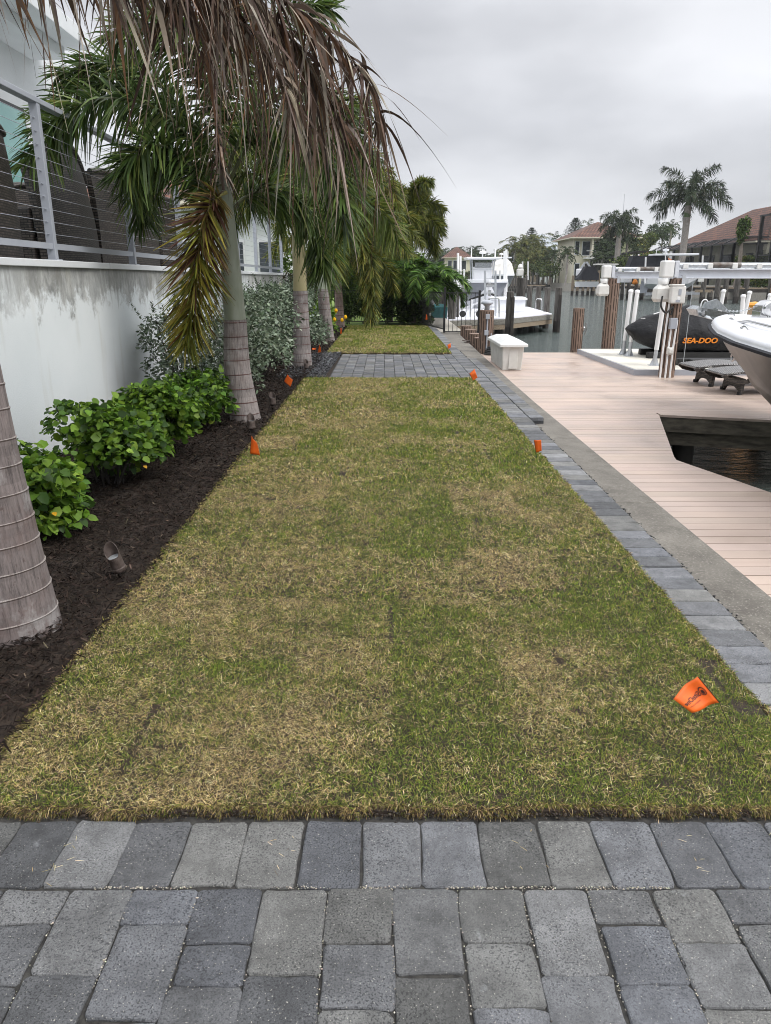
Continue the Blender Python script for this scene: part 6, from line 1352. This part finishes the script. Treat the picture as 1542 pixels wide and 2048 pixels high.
m = MB(); m.box((47.9, 181, 5.4), (13, 16, 9.8)); m.box((45.2, 172.2, 5.3), (.4, 1.8, 9.5)); m.build('wall', 'cream_stucco', hd)
hip_roof(hd, 41.4, 54.4, 172, 189, 10.2, 3.6, 'brown_tile', 1.3)
windows(hd, [(43.4, 45.0, 6.6, 9.4), (41.8, 42.6, 6.8, 9.4), (46.0, 47.2, 6.3, 9.3), (44.2, 45.5, 1.2, 5.0), (45.8, 47.1, 1.2, 5.0), (42.0, 42.9, 1.5, 4.8)], 173)
m = MB(); m.box((46.0, 171.8, 5.9), (4.6, 2.2, .25)); m.bar((43.8, 170.8, 7.4), (48.3, 170.8, 7.4), .12)
for i in range(16): m.bar((43.8+i*.3, 170.8, 6), (45.6+i*.3, 170.8, 7.4), .06)
m.build('balcony', 'white_frame', hd)
def plain_house(name, label, x0, x1, y0, y1, ze, h, roofm, wallm, wins=None):
    t = thing(name, label, 'house', ((x0+x1)/2, (y0+y1)/2, LZ)); m = MB(); m.box(((x0+x1)/2, (y0+y1)/2, (LZ+ze)/2), (x1-x0, y1-y0, ze-LZ)); m.build('wall', wallm, t); hip_roof(t, x0, x1, y0, y1, ze, h, roofm, 1.0); windows(t, wins or [], y0); return t
plain_house('metal_roof_house', 'house with pale blue grey metal roof just left of the cream house', 44, 58, 205, 222, 8.6, 4.0, 'metal_roof', 'white_stucco')
plain_house('metal_roof_house', 'farther house with ribbed grey metal roof above the coconut palms', 43, 57, 245, 262, 11.2, 4.2, 'metal_roof', 'cream_stucco')
plain_house('metal_roof_house', 'house with grey metal roof showing left of the coconut palm cluster', 34.6, 48, 226, 240, 9.8, 3.6, 'metal_roof', 'far_wall', [(35.5, 37, 6.5, 8.6)])
plain_house('distant_house', 'distant cream house with red brown roof above the neighbour boat, left', 20, 28.5, 262, 275, 8.4, 3.6, 'brown_tile', 'cream_stucco', [(21, 22.2, 4.8, 7.4), (22.8, 24, 4.8, 7.4), (25, 27, 4.5, 7.4), (21.5, 23, .9, 3.4)])
plain_house('distant_house', 'distant low house seen behind the hardtop boat guide poles', 8, 19, 262, 275, 5.0, 2.6, 'brown_tile', 'cream_stucco', [(10, 12, 2, 4)])
# ---- far vegetation
def far_palm(label, px, py, Y, R_, htrunk=None, seed=0, cols=None, wts=(4, 4, 3, 1), nf=18, r=.22, nl=46, mode='pinnate', els=(-.1, 1.4), sag=1.7, X=None, name='palm_tree', group=None, wd=.10, droop=.5, lm=.22, shaft_=False, z0=LZ):
    random.seed(seed); c = ay(px, py, Y); t = thing(name, label, 'palm tree', (c.x, Y, z0), group); cols = cols or [(.045, .075, .03), (.07, .105, .035), (.028, .048, .02), (.12, .14, .05)]
    m = MB(); P_ = [Vector((c.x+random.uniform(-.3, .3), Y, z0-.2)), Vector((c.x, Y, lerp(z0, c.z, .4))), Vector((c.x, Y, c.z-.9 if shaft_ else c.z))]; m.tube(bez(P_, 10), [r*1.25]+[r]*8+[r*.9], 10, (.42, .39, .36)); m.build('trunk', 'bark', t, smooth=True)
    if shaft_: m = MB(); m.tube([Vector((c.x, Y, c.z-R_*.42)), Vector((c.x, Y, c.z-R_*.2)), Vector((c.x, Y, c.z+.4))], [r*1.02, r*.9, r*.5], 10, (.10, .15, .06)); m.build('crownshaft', 'crownshaft', t, smooth=True)
    parts = []
    for i in range(nf):
        f = i/(nf-1); parts += frond_arr(arc(c, i*2.4+random.uniform(-.3, .3), lerp(els[0], els[1], f), R_*random.uniform(.85, 1.1), sag*random.uniform(.8, 1.1)), nl, R_*lm, wd, cols, wts, mode, t0=.12, droop=droop, nseg=2, rr=.05, rc=(.12, .14, .06), K=10)
    put('crown', parts, 'far_leaf', t); return t
ROY = [(.035, .055, .028), (.055, .075, .038), (.022, .034, .02), (.12, .12, .08)]
far_palm('tallest royal palm on the opposite bank, standing clear above the roofs', 1378, 398, 117, 5.9, seed=3, cols=ROY, nf=19, r=.50, nl=210, mode='plume', els=(-.1, 1.35), sag=1.25, shaft_=True, wd=.12, lm=.22, name='royal_palm')
far_palm('shorter royal palm on the opposite bank left of the tall one', 1240, 446, 150, 4.9, seed=4, cols=ROY, nf=20, r=.5, nl=140, mode='plume', els=(-.3, 1.3), sag=1.9, shaft_=True, wd=.13, lm=.2, name='royal_palm')
CO = [(.13, .135, .035), (.085, .10, .03), (.055, .07, .022), (.20, .18, .06)]
for i, (px, py, Y, R_, lab) in enumerate(((1032, 500, 196, 5.5, 'leftmost yellow green coconut palm of the shoreline cluster'), (1052, 497, 198, 6, 'tall coconut palm in the left half of the shoreline cluster'), (1070, 497, 200, 6.2, 'central coconut palm of the shoreline cluster'), (1090, 512, 194, 5, 'right coconut palm of the shoreline cluster'), (1076, 520, 188, 4.5, 'low coconut palm in front of the shoreline cluster'), (1058, 522, 190, 4.5, 'low drooping coconut palm left of the box pilings'))):
    far_palm(lab, px, py, Y, R_, seed=30+i, cols=CO, nf=22, r=.25, nl=60, els=(-.2, 1.45), sag=1.8, wd=.17, droop=.6, name='coconut_palm', group='coconut palms on the far shore')
DK = [(.045, .07, .03), (.07, .10, .04), (.028, .042, .022)]
for i, (px, py, Y, R_, lab) in enumerate(((1105, 512, 180, 3.4, 'dark small palm right of the coconut cluster'), (1136, 508, 160, 3.0, 'small dark palm with thin trunk in front of the cream house'), (1182, 460, 215, 4.6, 'palm showing above the cream house roof'), (1112, 481, 250, 4.4, 'palm above the metal roofs left of the cream house'), (1255, 482, 152, 3.2, 'thin trunked palm leaning against the shorter royal palm'), (1206, 516, 158, 2.8, 'bushy palm right of the cream house balcony'), (1343, 458, 190, 3.6, 'pale palm behind the tall royal palm'), (1228, 520, 156, 3, 'low palm left of the shorter royal palm trunk'), (1268, 505, 160, 3, 'low palm right of the shorter royal palm trunk'))):
    far_palm(lab, px, py, Y, R_, seed=50+i, cols=DK, nf=16, r=.22, nl=50, wd=.14, wts=(4, 3, 3), group='dark palms around the cream house')
for i, (px, py, R_) in enumerate(((868, 506, 4), (884, 508, 3.6), (902, 505, 3), (917, 503, 3.2), (944, 508, 4.6), (951, 503, 4), (966, 516, 3.2), (977, 520, 3), (996, 513, 3.6), (1004, 519, 3))):
    far_palm(('distant palm at the far left end of the shore', 'second distant palm left of the brown roofed house', 'distant palm at the left eave of the brown roofed house', 'distant palm sprouting over the brown roofed house', 'widest distant palm just right of the brown roofed house', 'taller distant palm over the hardtop boat', 'small distant palm above the boat antenna', 'low distant palm above the hardtop right side', 'distant palm left of the metal roofed house', 'low distant palm right behind the white guide poles')[i], px, py, 285, R_, seed=70+i, cols=DK, wts=(4, 3, 3), nf=14, r=.25, nl=40, wd=.22, lm=.3, group='distant palms at the canal end')
def far_tree(label, px, py, Y, rx, rz, seed, cols=DK, wts=(4, 3, 3), n=1600, ls=.5, name='broadleaf_tree', group=None, z0=LZ):
    random.seed(seed); c = ay(px, py, Y); t = thing(name, label, 'tree', (c.x, Y, z0), group); m = MB(); m.tube([(c.x, Y, z0-.2), (c.x+.1, Y, lerp(z0, c.z, .5)), (c.x, Y, c.z)], [.35, .25, .1], 8, (.3, .26, .22))
    for k in range(5): a = k*1.3; m.tube([(c.x, Y, c.z-rz*.5), (c.x+rx*.6*math.cos(a), Y+rx*.6*math.sin(a), c.z+rz*.2)], [.12, .03], 5, (.3, .26, .22))
    m.build('trunk', 'bark', t); g = np.random.default_rng(seed); LC = unit(g.normal(0, 1, (16, 3)))*g.uniform(.2, .75, (16, 1)); k = g.integers(0, 16, n); d = unit(g.normal(0, 1, (n, 3)))
    P_ = LC[k]+d*.36*np.cbrt(g.uniform(.2, 1, (n, 1))); P_ = P_*np.array([rx, rx, rz])+np.array([c.x, Y, c.z]); V, F, C = leaves(P_, unit(d+g.normal(0, .6, (n, 3))), unit(d+np.array([0, 0, .5])), np.full(n, ls), np.full(n, ls*.6), pal(n, cols, wts, .2)); np_mesh('crown', V, F, C, 'far_leaf', t); return t
far_tree('grey green broadleaf tree rising behind the black cages', 1326, 465, 200, 4.2, 3.2, 1, [(.06, .085, .05), (.09, .115, .06), (.035, .05, .03)])
far_tree('yellow green bush crown left of the tall royal palm', 1297, 482, 185, 3.6, 2.2, 2, [(.10, .125, .03), (.07, .09, .025), (.04, .06, .02)])
far_tree('dense green tree left of the shorter royal palm', 1213, 498, 166, 2.8, 3.4, 3)
far_tree('dense green tree between the cream house and the royal palm', 1224, 488, 172, 2.4, 3.0, 4)
far_tree('rounded tree behind the right royal palm trunk base', 1276, 482, 176, 3.0, 2.6, 5, CO, (3, 4, 3, 1))
for i, (px, py, rx) in enumerate(((875, 522, 6), (905, 535, 5), (948, 520, 5), (985, 527, 6), (1010, 532, 5), (965, 528, 5), (1025, 530, 5), (1120, 508, 4))): far_tree(('distant dark tree at the far left end', 'distant dark shrubs under the brown roofed house', 'distant round tree right of the brown roofed house', 'distant dark tree behind the hardtop', 'distant dark tree at the left foot of the palm cluster', 'distant low tree behind the boat antenna', 'dark low tree at the base of the palm cluster', 'dark tree left of the cream house')[i], px, py, 270 if i < 7 else 210, rx, 3.0, 100+i, n=900, ls=.9, group='dark trees at the canal end')
for i, (px, py, Y, R_, lab) in enumerate(((1100, 540, 176, 3, 'round green bush below the dark small palm'), (1085, 536, 182, 4, 'green bush under the right coconut palm'), (1045, 536, 186, 4, 'green bush under the left coconut palms'), (1245, 527, 146, 2.6, 'low green bush at the foot of the shorter royal palm'), (1302, 516, 112, 1.5, 'bright leafy bush left of the hardtop boat'))):
    far_tree(lab, px, py, Y, R_, R_*.7, 120+i, [(.07, .10, .03), (.045, .07, .022), (.12, .15, .04)], n=900, ls=.4, name='shrub', group='bushes on the opposite bank')
far_tree('small bright tree hanging beside the tall black cage', 1487, 456, 99, .8, 1.7, 140, [(.08, .13, .03), (.05, .08, .02), (.12, .17, .05)], n=1100, ls=.35)
def norfolk(label, px, ytop, ybot, Y, R_, seed):
    random.seed(seed); a, b = ay(px, ytop, Y), ay(px, ybot, Y); t = thing('norfolk_pine', label, 'tree', (a.x, Y, LZ)); m = MB(); m.tube([(a.x, Y, LZ), (a.x, Y, b.z), tuple(a)], [.4, .3, .04], 8, (.2, .17, .15)); m.build('trunk', 'bark', t)
    parts = []; nt_ = 12
    for k in range(nt_):
        f = (k+.5)/nt_; z = lerp(b.z, a.z, f); L_ = R_*(1-f)**.75+.25
        for j in range(7):
            az = j*.9+k*.6+random.uniform(-.2, .2); base = Vector((a.x, Y, z)); parts += frond_arr([base, base+Vector((math.cos(az)*L_*.5, math.sin(az)*L_*.5, -.05*L_)), base+Vector((math.cos(az)*L_, math.sin(az)*L_, .12*L_))], 34, .42, .20, [(.025, .04, .028), (.04, .055, .035)], (1, 1), 'plume', t0=.15, droop=.1, nseg=1, rr=.05, rc=(.05, .05, .04), K=6)
    put('crown', parts, 'far_leaf', t)
norfolk('dark layered pine above the cream house roof', 1152, 436, 470, 225, 3.4, 7); norfolk('pointed pine rising behind the coconut palm cluster', 1064, 455, 500, 230, 4.0, 8)
def hedge(label, x0, x1, y0, y1, z0, z1, seed, n=5000, cols=None, ls=.35, group='trimmed hedges on the opposite bank'):
    t = thing('hedge', label, 'hedge', ((x0+x1)/2, (y0+y1)/2, z0), group); m = MB(); m.box(((x0+x1)/2, (y0+y1)/2, (z0+z1)/2-.1), (x1-x0-.3, y1-y0-.3, z1-z0-.2)); m.build('core', 'hedge_core', t)
    g = np.random.default_rng(seed); P_ = g.uniform(0, 1, (n, 3)); f = g.integers(0, 3, n); P_[f == 0, 0] = 0; P_[f == 1, 1] = 0; P_[f == 2, 2] = 1; P_ = P_*np.array([x1-x0, y1-y0, z1-z0])+np.array([x0, y0, z0])+g.normal(0, .1, (n, 3))
    V, F, C = leaves(P_, unit(g.normal(0, 1, (n, 3))+np.array([0, 0, .3])), unit(np.array([[-.5, -.6, .6]])+g.normal(0, .4, (n, 3))), np.full(n, ls), np.full(n, ls*.6), pal(n, cols or [(.06, .085, .02), (.035, .055, .015), (.11, .13, .03), (.15, .12, .05)], (4, 4, 2, .8), .2)); np_mesh('foliage', V, F, C, 'far_leaf', t)
hedge('olive green hedge in front of the tile roofed house at the right edge', 46.3, 47.6, 82, 103.5, 1.4, 4.1, 1, 9000)
hedge('bright low hedge on the shore in front of the cream house', 42, 43.5, 138, 158, .5, 2.6, 2)
hedge('low green planting by the opposite seawall under the near lift beam', 45.8, 47.2, 74, 99, .5, 1.6, 3, 4000)
hedge('long dark clipped hedge at the canal end behind the boats', 5, 36, 250, 252, .5, 3.5, 4, 5000, ls=.7)
# street-like clutter under the end of the canal
for i, (x0, x1, z) in enumerate(((12, 20, .5), (21.5, 27, .5), (29, 35, .5))):
    far_dock(('distant dock at the canal end behind the neighbour boat', 'distant middle dock at the canal end', 'distant right dock at the canal end')[i], [(x0, 226), (x1, 226), (x1, 229), (x0, 229)], z, [(771+1524*q/226, 226, 551+random.uniform(-3, 3)) for q in np.linspace(x0, x1, 5)], mat='old_wood', r=.2)
m = MB(); p = ay(1512, 590, 70); m.lathe([(0, -.6), (.7, -.5), (.75, -.2), (.6, 0), (0, .1)], (p.x, 70, WZ+.5), 14); _tag(m.build('channel_float', 'yellow_float'), 'yellow float in the water behind the right composite piling', 'float')
# left bank beyond the neighbour dock
struct(MB().prism([(-70, 225), (-60, 225), (-60, 245), (-70, 245)], -3, .3).build('left_bank_lawn', 'lawn_far'))
sm = MB(); sm.prism([(1.75, 24.3), (2.5, 24.3), (2.9, 60), (1.5, 60)], -.9, -.06); _tag(sm.build('concrete_walk', 'path_concrete'), 'pale concrete walk on the neighbour seawall behind the fence', 'walkway')

p, q = ay(1244, 470, 152), ay(1249, 388, 152); m = MB(); m.tube([(p.x, 152, LZ), p, q], .05, 6); _tag(m.build('radio_mast', 'aluminium'), 'very thin tall mast rising above the shorter royal palm', 'mast')
# ---------------------------------------------------------------- haze
hz = MB().box((0, 295, 10.5), (720, 720, 30)).build('haze', 'matte', org=Vector((0, 0, 0))); hz['kind'] = 'stuff'; hz['label'] = 'thin pale haze filling the air over the canal'; hz['category'] = 'haze'
hm = bpy.data.materials.new('haze_air'); hm.use_nodes = True; ht = hm.node_tree; ht.nodes.clear(); ho = ht.nodes.new('ShaderNodeOutputMaterial'); hv = ht.nodes.new('ShaderNodeVolumePrincipled')
hv.inputs['Color'].default_value = (.85, .87, .9, 1); hv.inputs['Density'].default_value = .00022; ht.links.new(hv.outputs[0], ho.inputs['Volume']); hz.data.materials.clear(); hz.data.materials.append(hm)
